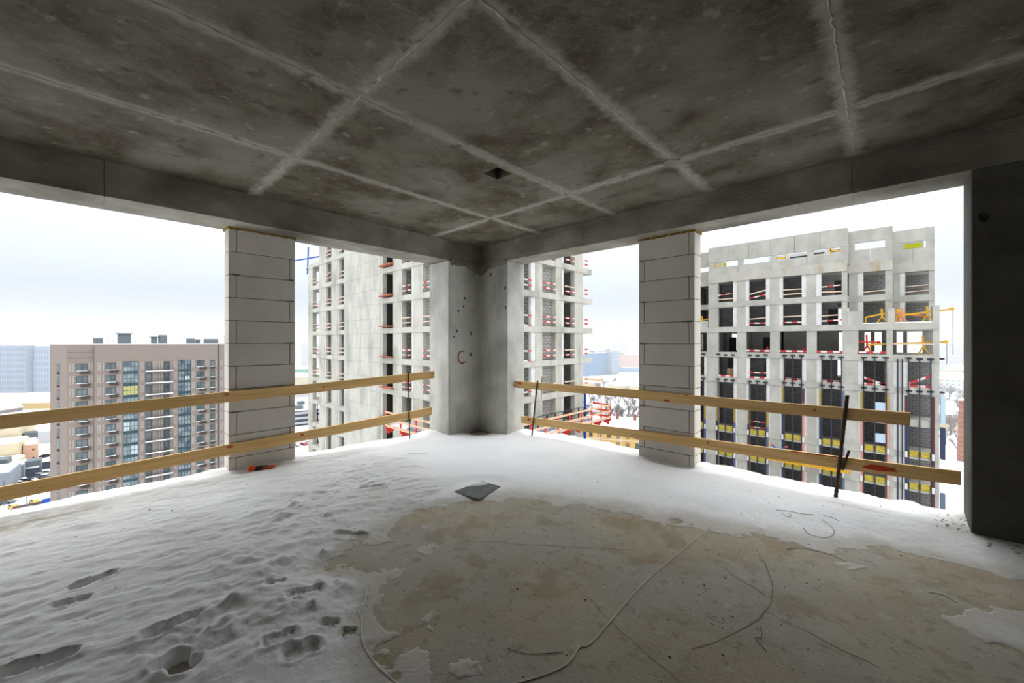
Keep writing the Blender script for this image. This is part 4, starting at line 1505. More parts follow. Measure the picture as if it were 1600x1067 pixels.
for z in (RZ, RZ - .65, DZ + .12):
    box('rail', -30.7, PX, PY - .09, PY - .04, z - .09, z + .09, RAILW, pf)
    box('rail', PX + .04, PX + .09, PY, 34.2, z - .09, z + .09, RAILW, pf)
    box('rail', TX, PX, 34.15, 34.2, z - .09, z + .09, ORANGE, pf)
# dark steel frames stored on the platform
GREENF = mat('dark_green_frame', osrgb(52, 70, 66), rough=.6)
for q in range(9):
    y = 21.5 + 1.35 * q
    fr = MB()
    for a, b in (((0, 0, 0), (0, 0, 1.25)), ((0, 1.2, 0), (0, 1.2, 1.25)), ((0, 0, 1.25), (0, 1.2, 1.25)), ((0, 0, .6), (0, 1.2, .6))):
        fr.bar((TX + .35 + a[0], y + a[1], DZ + a[2]), (TX + .35 + b[0], y + b[1], DZ + b[2]), .06, .06, (1, 0, 0))
    tag(obj('steel_trestle', fr, GREENF), 'dark green steel trestle standing on the orange platform', 'trestle', 'green trestles along the tower')
tag(obj('steel_bundle', MB().box(-27.5, -19, PY + .35, PY + .9, DZ, DZ + .28).box(-26, -20, PY + 1.0, PY + 1.4, DZ, DZ + .2), mat('bundle_grey', (0.16, 0.17, 0.19), (0.35, 0.36, 0.38), 3, 4, .6)), 'grey steel profile bundle lying on the orange platform', 'steel profiles')
tag(obj('steel_bundle', MB().box(-18.4, -17.7, 20, 31.5, DZ, DZ + .25), bpy.data.materials['bundle_grey']), 'grey steel profiles lying along the right side of the orange platform', 'steel profiles')
for x, y, z in ((TX - .25, 27.6, -8), (TX - .2, 32.9, -7.5)):
    box('blue_tarp', x - .1, x + .12, y - .12, y + .12, z - 4, z + 3.6, BLUE, tw)
# podium clutter under the far left bays: blue and dark lattice
for q in range(7):
    x = -56 + 1.9 * q
    box('lattice_post', x, x + .12, TY + .75, TY + .87, TL(-6), TL(-3) - .3, NAVY if q % 2 else STEEL_DARK, tw)
box('red_crate', -46.8, -45.2, TY + .8, TY + 1.8, TL(-2) + .28, TL(-2) + 1.5, mat('crate_red', osrgb(200, 42, 56), rough=.7), tw)
box('red_curtain', -54.4, -52.9, TY + .7, TY + .8, TL(-2) + .28, TL(-2) + .75, bpy.data.materials['crate_red'], tw)

# ------------------------------------------------------------------ brown apartment block beyond the left opening
BX = -132.0
TAUPE = brick_mat('taupe_cladding', osrgb(168, 155, 146), osrgb(160, 146, 137), osrgb(150, 138, 130), .6, .2, mortar=.03)
TAUPE2 = mat('taupe_plain', osrgb(170, 157, 148), osrgb(160, 146, 138), .12, 5, .9)
GLASS = mat('dark_window_glass', (0.035, 0.05, 0.055), (0.10, 0.13, 0.13), .35, 2, .08, spec=.6)
GLASSB = mat('loggia_glass', (0.05, 0.08, 0.10), (0.24, 0.28, 0.29), .5, 2, .1, spec=.6)
FRAME = mat('window_frame_dark', osrgb(62, 84, 92), rough=.5)
ACBOX = mat('ac_basket', osrgb(76, 68, 64), rough=.8)
DARKB = mat('roof_box_grey', osrgb(112, 120, 124), rough=.8)
bb = root('apartment_block', (BX - 8, 6, GZ), 'taupe high-rise apartment block with glazed loggias beyond the left opening', 'building')
TOPB = .75
obj('wall', MB().prism([(BX, -8.5), (BX, 29.0), (BX - 16, 29.0), (BX - 16, -11.2), (BX - 4.3, -11.2)], GZ, TOPB), TAUPE, bb)
obj('roof_snow', MB().prism([(BX - .4, -8.3), (BX - .4, 28.6), (BX - 15.6, 28.6), (BX - 15.6, -10.8), (BX - 4.4, -10.8)], TOPB, TOPB + .12), SNOW_OUT, bb)
for z in (-.95, -2.35):
    box('cornice', BX, BX + .12, -8.4, 29, z, z + .12, TAUPE2, bb)
box('projecting_bay', BX, BX + .5, -4.1, 29, GZ, TOPB - .01, TAUPE, bb)
BF = BX + .5      # main facade plane


def win_mesh(name, wd, ht, nx=2, nz=1, glass=GLASS, fr=.09):
    mb = MB()
    gl = []
    mb.box(0, .10, -wd / 2, wd / 2, 0, fr).box(0, .10, -wd / 2, wd / 2, ht - fr, ht)
    for i in range(nx + 1):
        y = -wd / 2 + (wd - fr) * i / nx
        mb.box(0, .10, y, y + fr, fr, ht - fr)
    for j in range(1, nz):
        z = ht * j / nz
        mb.box(0, .10, -wd / 2, wd / 2, z - fr / 2, z + fr / 2)
    nf = len(mb.f)
    mb.box(0, .03, -wd / 2, wd / 2, 0, ht)
    me = mesh_of(name, mb, [FRAME, glass])
    for i, p in enumerate(me.polygons):
        if i >= nf: p.material_index = 1
    return me


W1 = win_mesh('window_wide', 1.85, 1.6, 2)
W2 = win_mesh('window_mid', 1.65, 1.6, 2)
W3 = win_mesh('window_slim', .95, 1.6, 1)
W0 = win_mesh('window_slit', .8, 1.7, 1)
LG = win_mesh('loggia', 2.76, 2.5, 4, 2, GLASSB)
LG2 = win_mesh('loggia_b', 2.6, 2.5, 4, 2, GLASSB)
DR = win_mesh('balcony_door', 1.15, 2.2, 1, 1)
AC = mesh_of('ac_basket', MB().box(0, .45, -.75, .75, 0, .62), ACBOX)
AC2 = mesh_of('ac_basket_small', MB().box(0, .45, -.5, .5, 0, .6), ACBOX)
SN = mesh_of('sill_snow', MB().box(0, .30, -.95, .95, 0, .12), SNOW_OUT)
LIT = mat('yellow_blind', osrgb(206, 200, 130), rough=.8)
CURT = mat('white_blind', osrgb(214, 224, 228), rough=.8)
ca_ = math.atan2(-2.7, -4.3)
for k in range(17):
    zt = -3.70 - 2.97 * k          # window head
    zb = zt - 1.62
    for (y, me, x) in ((-6.12, W1, BX), (-1.38, W2, BF), (15.86, W2, BF), (18.52, W3, BF)):
        wn = inst('window', me, (x - .02, y, zb), bb)
        inst('sill_snow', SN, (x, y, zb - .12), bb, 0, (1, .9 if me is not W3 else .5, 1))
        inst('ac_basket', AC if me is not W3 else AC2, (x, y + .55 if me is not W3 else y, zb - .80), bb)
    lz0 = zt - 2.25
    l1 = inst('loggia', LG, (BF - .02, 2.10, lz0), bb)
    l2 = inst('loggia', LG2, (BF - .02, 12.46, lz0), bb)
    if k == 2:
        box('blind', BF + .015, BF + .03, .85, 3.35, lz0 + .15, lz0 + 2.3, LIT, l1)
    if k == 7: box('blind', BF + .015, BF + .03, 2.2, 3.4, lz0 + .15, lz0 + 2.3, CURT, l1)
    if k in (1, 8): box('blind', BF + .015, BF + .03, 12.6, 13.5, lz0 + .2, lz0 + 1.1, CURT, l2)
    if k in (5, 11): box('blind', BF + .015, BF + .03, .9, 1.8, lz0 + .2, lz0 + 2.2, CURT, l1)
    box('spandrel', BF, BF + .08, .72, 3.48, lz0 - .46, lz0 - .02, FRAME, bb)
    box('spandrel', BF, BF + .08, 11.16, 13.76, lz0 - .46, lz0 - .02, FRAME, bb)
    for y in (5.36, 8.85):
        inst('balcony_door', DR, (BF - .02, y, zt - 2.2), bb)
    bz = zt - 2.36
    bl = box('balcony', BF, BF + 1.1, 4.75, 10.0, bz - .12, bz, TAUPE2, bb)
    box('balcony_snow', BF + .9, BF + 1.25, 4.75, 10.0, bz - .06, bz + .16, SNOW_OUT, bl)
    rl = MB()
    for q in range(8):
        yy = 4.8 + q * .735
        rl.box(BF + 1.05, BF + 1.09, yy, yy + .03, bz, bz + 1.05)
    rl.box(BF + 1.05, BF + 1.09, 4.8, 10.0, bz + 1.02, bz + 1.07)
    obj('railing', rl, FRAME, bl)
    # slit windows on the chamfer
    cx, cy = BX - 2.15, -9.85
    inst('window', W0, (cx + .02, cy - .03, zb - .05), bb, ca_ + math.pi / 2 + math.pi)
    inst('ac_basket', AC2, (cx, cy, zb - .85), bb, ca_ + math.pi / 2 + math.pi)
# downpipe
box('downpipe', BF, BF + .15, 19.85, 20.0, GZ, TOPB, FRAME, bb)
# pale projecting header bricks: small relief, thousands, one part
mb = MB()
for k in range(16):
    zt = -3.55 - 2.97 * k
    for y, x in ((-7.95, BX), (-7.5, BX), (-4.95, BX), (-4.55, BX), (-3.6, BF), (-3.2, BF), (-2.6, BF), (-.2, BF), (.2, BF), (4.0, BF), (4.35, BF), (6.4, BF), (6.9, BF), (7.4, BF), (7.9, BF), (10.35, BF), (10.7, BF), (14.1, BF), (14.5, BF), (17.1, BF), (17.5, BF), (19.4, BF), (20.4, BF), (20.8, BF)):
        for q in range(8):
            z = zt - .2 - q * .24
            mb.box(x, x + .05, y - .14, y + .14, z, z + .11)
o = obj('brick_relief', mb, mat('pale_header', osrgb(212, 204, 196), rough=.9), bb)
o['kind'] = 'stuff'
# roof structures
for y0, y1, x0, h, sl in ((-4.3, -2.6, BX - 6, 1.6, 0), (.0, 2.4, BX - 5, 2.7, 1), (6.5, 7.6, BX - 6, 1.9, 1), (8.0, 9.6, BX - 6, 2.5, 2), (14.0, 15.6, BX - 6, 1.6, 0), (16.2, 17.0, BX - 7, 1.4, 2), (18.0, 21.0, BX - 6, 1.5, 2), (23, 26, BX - 6, 2.3, 1)):
    rt = box('roof_house', x0 - 3, x0, y0, y1, TOPB + .1, TOPB + h, DARKB, bb)
    if sl == 1:
        box('roof_cap', x0 - 3.2, x0 + .3, y0 - .4, y1 + .4, TOPB + h, TOPB + h + .15, FRAME, rt)
mb = MB()
for q in range(30):
    y = -3 + q * 1.0
    mb.box(BX - 1.0, BX - .96, y, y + .04, TOPB + .1, TOPB + 1.0)
mb.box(BX - 1.0, BX - .96, -3, 26, TOPB + .97, TOPB + 1.02)
obj('roof_rail', mb, DARKB, bb)

# ------------------------------------------------------------------ ground and town
gm = MB()
gm.prism([(-4000, -1500), (1500, -1500), (1500, 5000), (-4000, 5000)], GZ - 2, GZ)
GROUND = mat('town_ground_snow', (0.60, 0.61, 0.635), (0.74, 0.75, 0.77), .02, 6, .95, col3=(0.20, 0.20, 0.205), scale3=.012, lo3=.56, hi3=.66)
tag(obj('ground', gm, GROUND), 'snow-covered town ground far below the building', 'ground', kind='structure')
ASPH = mat('wet_road', (0.22, 0.225, 0.235), (0.42, 0.43, 0.45), .05, 5, .8)
for lb, pts in (('grey cleared road in front of the long blue-grey block', [(-700, -90), (-690, -90), (-470, 60), (-480, 60)]),
                ('second grey strip of railway ground before the road', [(-620, -95), (-590, -95), (-380, 40), (-400, 40)])):
    tag(obj('road', MB().prism(pts, GZ, GZ + .06), ASPH), lb, 'road', kind='structure')


def wgrid(name, wall, pane, wy, wz, fx=.5, fz=.5, off=0):
    """facade too far to pick windows apart: regular grid of panes in world metres"""
    m = bpy.data.materials.new(name)
    m.use_nodes = True
    t = m.node_tree
    b = t.nodes['Principled BSDF']
    b.inputs['Roughness'].default_value = .8
    g = t.nodes.new('ShaderNodeNewGeometry')
    s = t.nodes.new('ShaderNodeSeparateXYZ')
    t.links.new(g.outputs['Position'], s.inputs[0])
    nn = t.nodes.new('ShaderNodeSeparateXYZ')
    t.links.new(g.outputs['Normal'], nn.inputs[0])

    def ma(op, a, c=None):
        q = t.nodes.new('ShaderNodeMath')
        q.operation = op
        for i, z in enumerate((a, c)):
            if z is None: continue
            if isinstance(z, (int, float)): q.inputs[i].default_value = z
            else: t.links.new(z, q.inputs[i])
        return q.outputs[0]
    u = ma('ADD', s.outputs['X'], s.outputs['Y'])
    a = ma('GREATER_THAN', ma('FRACT', ma('DIVIDE', u, wy)), 1 - fx)
    c = ma('GREATER_THAN', ma('FRACT', ma('DIVIDE', ma('ADD', s.outputs['Z'], 100 + off), wz)), 1 - fz)
    up = ma('LESS_THAN', ma('ABSOLUTE', nn.outputs['Z']), .5)
    f = ma('MULTIPLY', ma('MULTIPLY', a, c), up)
    mx = t.nodes.new('ShaderNodeMix')
    mx.data_type = 'RGBA'
    mx.inputs[6].default_value = (*wall, 1)
    mx.inputs[7].default_value = (*pane, 1)
    t.links.new(f, mx.inputs[0])
    t.links.new(mx.outputs[2], b.inputs['Base Color'])
    return m


def block(label, x, y, lx, ly, h, m, rot=0.0, group='far town buildings', snow=True, name='town_block', parapet=.6):
    """plain far block: walls, snow roof, stair head"""
    r_ = root(name, (x, y, GZ), label, 'building', group)
    r_.rotation_euler = (0, 0, rot)
    w_ = obj('wall', MB().box(x - lx / 2, x + lx / 2, y - ly / 2, y + ly / 2, GZ, GZ + h), m, r_)
    if snow:
        obj('roof_snow', MB().box(x - lx / 2 + .4, x + lx / 2 - .4, y - ly / 2 + .4, y + ly / 2 - .4, GZ + h, GZ + h + .5), SNOW_OUT, r_)
    obj('stair_head', MB().box(x - 3, x + 3, y - 2, y + 2, GZ + h, GZ + h + 2.6), DARKB, r_)
    return r_


def gable(label, x, y, lx, ly, h, rh, m, rot=0.0, cat='building', name='low_building', group=None, chim=0):
    r_ = root(name, (x, y, GZ), label, cat, group)
    r_.rotation_euler = (0, 0, rot)
    obj('wall', MB().box(x - lx / 2, x + lx / 2, y - ly / 2, y + ly / 2, GZ, GZ + h), m, r_)
    a, b, c, d = x - lx / 2 - .5, x + lx / 2 + .5, y - ly / 2 - .5, y + ly / 2 + .5
    z = GZ + h
    hip = min(ly / 2, lx / 3)
    obj('roof', MB().raw([(a, c, z), (b, c, z), (b, d, z), (a, d, z), (a + hip, y, z + rh), (b - hip, y, z + rh), (a, c, z - .4), (b, c, z - .4), (b, d, z - .4), (a, d, z - .4)],
                         [(0, 1, 5, 4), (2, 3, 4, 5), (1, 2, 5), (3, 0, 4), (6, 7, 1, 0), (7, 8, 2, 1), (8, 9, 3, 2), (9, 6, 0, 3), (9, 8, 7, 6)]), SNOW_OUT, r_)
    for q in range(chim):
        xx = a + hip + (b - a - 2 * hip) * (q + .5) / chim
        obj('chimney', MB().box(xx - .45, xx + .45, y - ly * .22 - .4, y - ly * .22 + .4, z + rh * .3, z + rh + .9).box(xx - .55, xx + .55, y - ly * .22 - .5, y - ly * .22 + .5, z + rh + .9, z + rh + 1.05), bpy.data.materials['brick_red'] if 'brick_red' in bpy.data.materials else DARKB, r_)
    return r_


BRK = brick_mat('brick_red', osrgb(178, 104, 84), osrgb(160, 92, 74), osrgb(150, 110, 96), 1.2, 1.3, mortar=.16)
# far left
LB = math.atan2(35.1, 37.2)
block('long blue-grey office block behind the taupe high-rise', -684, -93, 24, 150, 47.5, wgrid('blue_facade', osrgb(150, 168, 190), osrgb(92, 112, 138), 3.2, 5.6, .5, .55), math.radians(-46.6), None)
block('bluish block right of the long blue-grey office block', -622, -28, 24, 26, 46.5, wgrid('blue_facade2', osrgb(160, 178, 200), osrgb(110, 130, 158), 4, 6.2, .45, .6), math.radians(-46.6), None)
gable('low yellow depot with snowy roof beyond the railway', -462, -20, 10, 48, 5.0, 2.0, mat('depot_yellow', osrgb(222, 186, 92)), math.radians(-40))
gable('brown shed roof beside the yellow depot', -470, -60, 14, 40, 3.0, 3.0, mat('shed_brown', osrgb(128, 116, 108)), math.radians(-40))
CREAM = mat('cream_render', osrgb(236, 222, 190), osrgb(228, 212, 178), .1, 4, .9)
block('tall cream hall behind the lower cream hall', -273, -45, 22, 42, 18.5, CREAM, math.radians(-8), 'cream halls', name='hall')
block('lower cream hall with wide snowy roof', -253.5, -43.5, 14, 40, 11.5, CREAM, math.radians(-8), 'cream halls', name='hall')
block('low cream lean-to along the lower hall', -241.5, -41, 8, 36, 6.5, CREAM, math.radians(-8), 'cream halls', name='hall')
PEACH = wgrid('peach_facade', osrgb(236, 190, 160), osrgb(110, 96, 92), 4.2, 3.4, .16, .2)
block('narrow peach wing with small windows beside the cream halls', -266, -23.0, 36, 4, 9.5, PEACH, math.radians(4), None, name='hall')
block('grey shed with snowy roof nearest the yard', -219, -30, 14, 14, 7.0, mat('shed_grey', osrgb(150, 158, 166)), math.radians(-5), 'grey sheds by the yard', name='shed')
block('grey shed with snowy roof behind the nearest shed', -231, -27.5, 8, 12, 6.0, bpy.data.materials['shed_grey'], math.radians(-5), 'grey sheds by the yard', name='shed')
block('small dark garage between the sheds and the cars', -233, -20.0, 7, 4, 3.6, mat('garage_dark', osrgb(84, 92, 106)), 0, 'grey sheds by the yard', name='shed')
gable('long low grey fence building behind the parked cars', -243, -13, 3, 14, 3.4, .5, bpy.data.materials['garage_dark'], 0)
block('wide low warehouse with snow roof behind the halls', -330, -26, 40, 60, 6.0, mat('ware_white', osrgb(214, 216, 220)), math.radians(-30), 'low warehouses')
0 and block('low snowy warehouse nearer the taupe block', -292, -12, 26, 30, 5.0, bpy.data.materials['ware_white'], math.radians(-20), 'low warehouses')


def lamp_post(x, y, h, lb):
    r_ = root('lamp_post', (x, y, GZ), lb, 'lamp post', 'lamp posts in the yard')
    obj('pole', MB().tube([(x, y, GZ), (x, y, GZ + h)], .13, 6, .09), DARKB, r_)
    obj('head', MB().bar((x, y, GZ + h), (x + 1.4, y, GZ + h + .1), .25, .16), DARKB, r_)


lamp_post(-232, -30.5, 22, 'tall lamp mast standing in front of the cream halls')
lamp_post(-190, -18.5, 8, 'short lamp post in the lower yard')
lamp_post(-196, -23.5, 8, 'short lamp post at the left edge of the lower yard')

# cars under snow
CARM = [mat('car_grey', osrgb(120, 126, 134), rough=.4), mat('car_dark', osrgb(52, 58, 68), rough=.4), mat('car_white', osrgb(214, 218, 222), rough=.4), mat('car_yellow', osrgb(226, 176, 52), rough=.4), mat('car_blue', osrgb(48, 98, 176), rough=.4), mat('car_red', osrgb(160, 44, 50), rough=.4)]
TYRE = mat('tyre', (0.02, 0.02, 0.02))
CGL = mat('car_glass', (0.03, 0.035, 0.04), rough=.1)


def loft(prof, w0):
    """car body from side profile (x, z, halfwidth)"""
    mb = MB()
    k = len(prof)
    for s_ in (-1, 1):
        mb.v += [(x, s_ * hw, z) for x, z, hw in prof]
    mb.f.append(tuple(range(k)))
    mb.f.append(tuple(range(2 * k - 1, k - 1, -1)))
    for i in range(k):
        j = (i + 1) % k
        mb.f.append((i, k + i, k + j, j))
    return mb


body_p = [(-2.2, .3, .84), (2.15, .3, .84), (2.2, .6, .84), (2.05, .82, .80), (1.0, .95, .82), (.35, 1.42, .62), (-1.1, 1.44, .62), (-1.85, 1.0, .78), (-2.2, .9, .80)]
glass_p = [(.93, .98, .835), (.33, 1.38, .66), (-1.08, 1.40, .66), (-1.75, 1.02, .80)]
snow_p = [(.30, 1.42, .60), (-.2, 1.56, .56), (-.9, 1.57, .56), (-1.15, 1.43, .60)]
wheel = MB()
for x in (-1.35, 1.35):
    for y in (-.8, .8):
        wheel.tube([(x, y - .1, .32), (x, y + .1, .32)], .32, 10)
CAR_ME = [mesh_of('car_body', loft(body_p, .8), m_, .04) for m_ in CARM]
CG_ME = mesh_of('car_glass', loft(glass_p, .8), CGL)
CS_ME = mesh_of('car_snow', loft(snow_p, .6), SNOW_OUT)
CW_ME = mesh_of('car_wheels', MB().tube([(0, -.1, 0), (0, .1, 0)], .32, 10), TYRE)


def car(x, y, ang, ci, label, snowy=True, group='cars parked in the yard'):
    r_ = root('car', (x, y, GZ), label, 'car', group)
    for nm, me_ in (('body', CAR_ME[ci]), ('glass', CG_ME)) + ((('snow_cap', CS_ME),) if snowy else ()):
        inst(nm, me_, (x, y, GZ), r_)
    for wx_ in (-1.35, 1.35):
        for wy_ in (-.78, .78):
            inst('wheel', CW_ME, (x + wx_, y + wy_, GZ + .32), r_)
    r_.rotation_euler = (0, 0, ang)


for i, (x, y, a, c) in enumerate(((-224.5, -21.3, 1.3, 1), (-229.5, -18.3, 1.0, 0), (-232.0, -16.2, 1.1, 2), (-225.5, -16.6, 1.2, 0), (-219.5, -18.6, .6, 3), (-217.0, -18.0, .4, 3), (-215.0, -19.0, .7, 4), (-214.6, -21.2, .5, 3),
                                   (-256, -16.9, 1.4, 1), (-252, -14.6, 1.4, 0), (-267, -18.4, 1.4, 1), (-262, -15.6, 1.3, 2), (-221, -22.4, 1.2, 0))):
    car(x, y, a, c, ('grey', 'dark', 'white', 'yellow', 'blue', 'red')[c] + ' snow-covered car parked by the sheds', True)
for i, (x, y, a, c) in enumerate(((-190, -21.0, .3, 3), (-191.5, -16.9, .3, 3), (-197, -26, .9, 1), (-198.5, -23.2, .9, 0))):
    car(x, y, a, c, ('grey', 'dark', 'white', 'orange', 'blue', 'red')[c] + ' vehicle in the snowy lower yard', True, 'vehicles in the lower yard')
bn = root('blue_kiosk', (-185.0, -14.3, GZ), 'bright blue kiosk at the corner of the lower yard', 'kiosk')
box('wall', -186.2, -183.8, -15.2, -13.4, GZ, GZ + 3.0, BLUE, bn)
box('roof_snow', -186.3, -183.7, -15.3, -13.3, GZ + 3.0, GZ + 3.25, SNOW_OUT, bn)
tag(box('yard_wall', -187, -186.5, -21, -13.6, GZ, GZ + 1.6, mat('yard_wall_brown', osrgb(120, 100, 98))), 'low brown wall beside the blue kiosk', 'wall', kind='structure')

# between left pillar and tower
rc = random.Random(11)
for i in range(26):
    t_ = i % 13
    x, y = -205 - (i // 13) * 22 - rc.uniform(0, 2), 56 + t_ * 2.9 + (i // 13) * 6
    car(x, y, math.radians(15 + rc.uniform(-4, 4)), rc.choice((0, 1, 1, 2, 2, 5)), 'parked car in the %s row beyond the tower' % ('nearer', 'farther')[i // 13], True, 'rows of parked cars behind the tower')
block('long white low warehouse behind the parked cars', -300, 98, 16, 90, 6, bpy.data.materials['ware_white'], math.radians(-8), 'low warehouses')
block('grey open car deck with snowy levels behind the tower', -262, 84, 14, 60, 9, wgrid('deck_grey', osrgb(196, 200, 206), osrgb(72, 78, 88), 60, 3.0, .98, .55), math.radians(-8), 'low warehouses')
gable('cream hall with snowy roof far beyond the tower end', -520, 172, 30, 60, 9, 4, CREAM, math.radians(-10))
gable('bright green hall roof far beyond the tower end', -600, 200, 16, 14, 13, 3, mat('hall_green', osrgb(96, 176, 130)), 0)
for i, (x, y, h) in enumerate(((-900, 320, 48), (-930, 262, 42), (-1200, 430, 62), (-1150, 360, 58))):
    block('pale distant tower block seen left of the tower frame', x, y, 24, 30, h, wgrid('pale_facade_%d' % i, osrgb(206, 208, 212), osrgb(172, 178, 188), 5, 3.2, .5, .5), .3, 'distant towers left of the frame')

# right of the tower: yellow old building, trees, town
YWALL = mat('old_yellow_render', osrgb(232, 190, 120), osrgb(224, 176, 104), .2, 4, .9)
rot = math.atan2(134.1 - 126.3, -61.1 + 76.7)
yb = root('old_yellow_building', (-62, 141, GZ), 'old yellow building with white window trims and snowy roof below', 'building', rotz=rot)
YL, YD, YH = 58.0, 14.0, 19.0
cxy = (-62.0, 141.0)
obj('wall', MB().box(cxy[0] - YL / 2, cxy[0] + YL / 2, cxy[1] - YD / 2, cxy[1] + YD / 2, GZ, GZ + YH), YWALL, yb)
a, b, c, d = cxy[0] - YL / 2 - .6, cxy[0] + YL / 2 + .6, cxy[1] - YD / 2 - .6, cxy[1] + YD / 2 + .6
z = GZ + YH
obj('roof', MB().raw([(a, c, z), (b, c, z), (b, d, z), (a, d, z), (a + 6, cxy[1], z + 3.2), (b - 6, cxy[1], z + 3.2)], [(0, 1, 5, 4), (2, 3, 4, 5), (1, 2, 5), (3, 0, 4), (3, 2, 1, 0)]), SNOW_OUT, yb)
obj('eaves', MB().box(a, b, c, d, z - .5, z - .01), mat('eaves_grey', osrgb(190, 196, 204)), yb)
WT = mat('white_trim', osrgb(236, 232, 224))
ywm = win_mesh('old_window', 1.3, 1.9, 2, 2, GLASS, .12)
for fl in range(5):
    for q in range(17):
        xx = cxy[0] - YL / 2 + 2.2 + q * 3.35
        o = inst('window', ywm, (xx, cxy[1] - YD / 2 + .03, GZ + 1.6 + fl * 3.45), yb, -math.pi / 2)
    box('string_course', cxy[0] - YL / 2, cxy[0] + YL / 2, cxy[1] - YD / 2 - .15, cxy[1] - YD / 2, GZ + 4.2 + fl * 3.45, GZ + 4.45 + fl * 3.45, WT, yb)
for q in range(6):
    xx = cxy[0] - 17 + q * 6.5
    box('chimney', xx - .5, xx + .5, cxy[1] - 1.9, cxy[1] - .9, z + 1.5, z + 4.6, BRK, yb)
for q in range(7):
    xx = cxy[0] - YL / 2 + 3.9 + q * 8
    box('downpipe', xx, xx + .18, cxy[1] - YD / 2 - .2, cxy[1] - YD / 2, GZ, z - .5, WT, yb)

# bare winter trees
BARK = mat('bare_twigs', osrgb(120, 110, 108), osrgb(146, 138, 136), .5, 3, .95)


def tree_mesh(seed, h=14):
    rt_ = random.Random(seed)
    mb = MB()

    def grow(p, d, l, r, lv):
        q = p + d * l
        mb.tube([p, p.lerp(q, .5) + Vector((rt_.uniform(-.06, .06), rt_.uniform(-.06, .06), 0)) * l, q], r, 4 if lv > 1 else 6, r * .62)
        if lv >= 4: return
        for _ in range(4 if lv < 3 else 5):
            nd = (d + Vector((rt_.uniform(-.75, .75), rt_.uniform(-.75, .75), rt_.uniform(-.05, .6)))).normalized()
            grow(p.lerp(q, rt_.uniform(.45, 1)), nd, l * rt_.uniform(.55, .78), r * .55, lv + 1)
    grow(Vector((0, 0, 0)), Vector((0, 0, 1)), h * .36, .26, 0)
    return mesh_of('bare_tree', mb, BARK)


TREES = [tree_mesh(s_) for s_ in (1, 2, 3)]
ri = random.Random(21)


def tree(x, y, s_, lb, g_):
    o = bpy.data.objects.new('bare_tree', ri.choice(TREES))
    link(o, None, (x, y, GZ))
    o.rotation_euler = (0, 0, ri.uniform(0, 6.28))
    o.scale = (s_ * 1.15, s_ * 1.15, s_)
    tag(o, lb, 'tree', g_)


for i in range(130):
    t_, u = ri.random(), ri.random()
    y = 180 + 230 * t_
    x = -112 - .33 * (y - 180) + (u - .5) * (46 + 60 * t_)
    if math.hypot(x + 172, y - 372) < 40 or math.hypot(x + 240, y - 385) < 18: continue
    tree(x, y, ri.uniform(.75, 1.25), 'bare grey tree in the grove behind the old yellow building', 'bare trees behind the yellow building')
for i in range(34):
    y = 240 + ri.random() * 320
    x = 4.87 + ri.uniform(.060, .104) * (y + 4.4)
    tree(x, y, ri.uniform(.8, 1.3), 'bare tree in the gap right of the frame building', 'bare trees right of the frame building')
# town beyond the grove
block('blue glass office behind the end of the tower', -322, 520, 26, 60, 34, wgrid('blue_glass', osrgb(120, 158, 196), osrgb(90, 126, 170), 3, 3.6, .6, .5), .1, None)
block('blue-grey ribbed office beside the blue glass one', -318, 560, 26, 30, 36, wgrid('rib_glass', osrgb(178, 192, 206), osrgb(132, 152, 178), 40, 3.6, .98, .4), .1, None)
block('long peach apartment house across the grove', -345, 655, 120, 16, 27, wgrid('peach_long', osrgb(232, 196, 180), osrgb(196, 160, 148), 3.2, 3.2, .4, .45), math.radians(35), None)
block('yellow apartment house right behind the long peach one', -300, 720, 60, 16, 27, wgrid('yellow_long', osrgb(236, 218, 178), osrgb(200, 176, 140), 3.2, 3.2, .4, .45), math.radians(35), None)
block('white and red depot with snowy roof in front of the peach house', -212, 492, 34, 20, 17, wgrid('redwhite', osrgb(196, 104, 100), osrgb(206, 126, 120), 6, 30, .5, .5), .35, None)
block('white upper depot storey with teal windows', -206, 522, 34, 16, 24, wgrid('tealwhite', osrgb(226, 232, 234), osrgb(130, 170, 174), 4, 6, .5, .4, 1.5), .35, None)
gable('low orange shop roof beside the grove', -262, 428, 20, 12, 6, 2, mat('shop_orange', osrgb(240, 186, 112)), .3)
gable('low cream shop with red signs beside the grove', -240, 385, 22, 14, 5, 2, mat('shop_cream', osrgb(240, 214, 170)), .3)
gable('cream hall with broad snowy roof behind the pillar edge', -172, 372, 60, 30, 9, 5, CREAM, .7)
block('blue market pavilion in front of the peach house', -325, 610, 80, 10, 7, mat('pavilion_blue', osrgb(140, 176, 208)), math.radians(30), None)
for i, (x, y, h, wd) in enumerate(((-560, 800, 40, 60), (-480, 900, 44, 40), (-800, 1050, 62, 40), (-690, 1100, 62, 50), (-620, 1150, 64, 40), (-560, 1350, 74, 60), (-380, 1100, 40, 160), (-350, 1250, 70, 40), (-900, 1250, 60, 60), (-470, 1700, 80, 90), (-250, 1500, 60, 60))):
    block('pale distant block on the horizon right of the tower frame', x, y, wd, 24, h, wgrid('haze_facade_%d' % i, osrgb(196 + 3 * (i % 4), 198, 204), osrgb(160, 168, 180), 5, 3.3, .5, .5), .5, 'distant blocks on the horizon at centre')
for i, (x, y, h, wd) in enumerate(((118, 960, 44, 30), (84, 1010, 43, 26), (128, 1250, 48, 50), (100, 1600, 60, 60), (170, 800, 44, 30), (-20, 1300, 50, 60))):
    block('pale distant block right of the frame building', x, y, wd, 20, h, wgrid('haze_facade_r%d' % i, osrgb(208, 208, 210), osrgb(168, 172, 182), 5, 3.3, .5, .45), .1, 'distant blocks at the right edge')
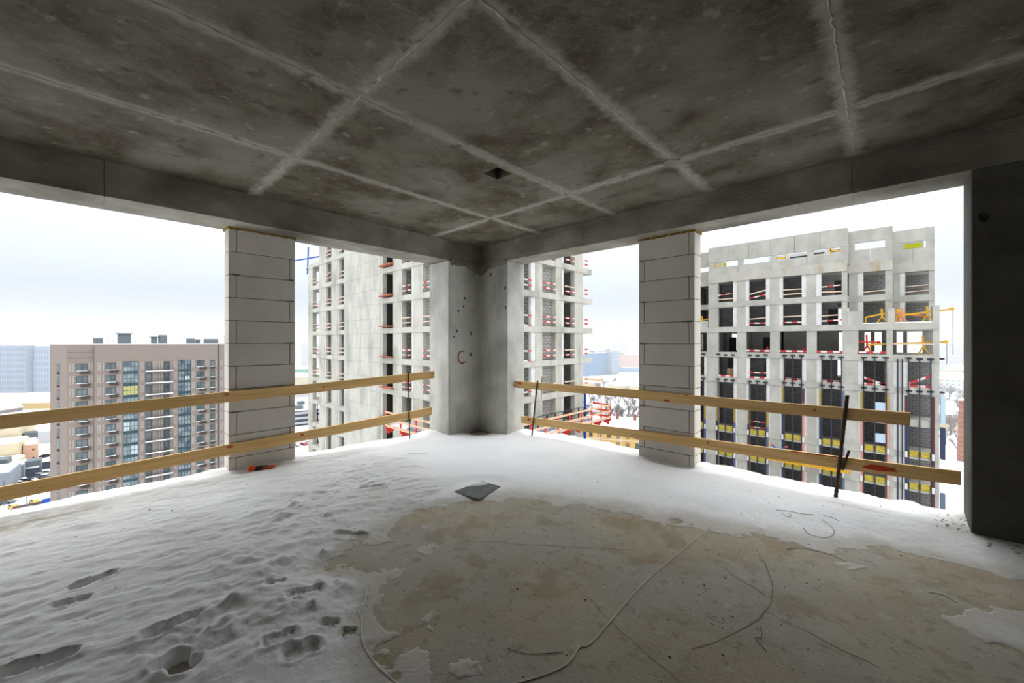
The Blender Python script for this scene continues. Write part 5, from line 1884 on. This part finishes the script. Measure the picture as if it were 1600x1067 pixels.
gable('peach villa with snowy hip roof right of the frame building', 68, 720, 22, 12, 17, 6, wgrid('villa', osrgb(236, 200, 176), osrgb(150, 140, 136), 6, 4, .3, .5), .1)
wb = gable('white three-storey house with snowy roof right of the frame building', 62, 600, 40, 14, 13, 7, wgrid('white_house', osrgb(228, 230, 232), osrgb(140, 144, 152), 4.4, 4.2, .35, .4), .1)
gable('small beige house with snowy roof beside the brick chimney', 31, 338, 13, 10, 10, 4.5, wgrid('beige_house', osrgb(222, 206, 172), osrgb(150, 146, 140), 5, 4, .3, .4), .1)
ch = root('brick_chimney', (27.5, 232, GZ), 'tall brick chimney with snowy cap at the right edge', 'chimney')
CB = brick_mat('chimney_brick', osrgb(190, 138, 120), osrgb(178, 126, 110), osrgb(142, 108, 98), 6, 1.9, mortar=.14)
obj('shaft', MB().tube([(27.5, 232, GZ), (27.5, 232, GZ + 28.2)], 2.2, 16, 1.75), CB, ch)
obj('snow_cap', MB().tube([(27.5, 232, GZ + 28.2), (27.5, 232, GZ + 28.9)], 1.95, 16, 1.85), SNOW_OUT, ch)
tag(obj('snow_bank', lump([(18, 218, GZ, 4, 2), (22, 221, GZ, 8, 4.5), (27, 224, GZ, 9, 5.5), (33, 228, GZ, 7, 3.5), (38, 231, GZ, 3, 1)], 12), SNOW_OUT, smooth=True), 'white snow bank at the foot of the brick chimney', 'snow bank')

# ------------------------------------------------------------------ winter haze over the far town
hz = bpy.data.materials.new('winter_haze')
hz.use_nodes = True
t = hz.node_tree
t.nodes.clear()
ho = t.nodes.new('ShaderNodeOutputMaterial')
hv = t.nodes.new('ShaderNodeVolumeScatter')
hv.inputs['Color'].default_value = (0.93, 0.96, 1.0, 1)
hv.inputs['Density'].default_value = 0.0011
t.links.new(hv.outputs[0], ho.inputs['Volume'])
hb = obj('haze', MB().prism([(-280, -400), (-280, 150), (-90, 200), (300, 200), (300, 2400), (-2400, 2400), (-2400, -400)], GZ + .3, 30), hz)
tag(hb, 'thin bluish winter haze lying over the far town', 'haze', kind='stuff')

# ------------------------------------------------------------------ labels: tell look-alikes apart by their order from the left
ORD = ['first', 'second', 'third', 'fourth', 'fifth', 'sixth', 'seventh', 'eighth', 'ninth', 'tenth', 'eleventh', 'twelfth', 'thirteenth', 'fourteenth', 'fifteenth',
       'sixteenth', 'seventeenth', 'eighteenth', 'nineteenth', 'twentieth']
same = {}
for o in bpy.data.objects:
    if o.parent is None and o.get('label') and o.get('group') and o.get('category') != 'tree':
        same.setdefault(o['label'], []).append(o)
for lb, lst in same.items():
    if 1 < len(lst) <= len(ORD):
        lst.sort(key=lambda o: -math.atan2(o.location.y + 4.38, o.location.x - 4.87) % (2 * math.pi))
        for i, o in enumerate(lst):
            o['label'] = lb + ', %s from the left' % ORD[i]
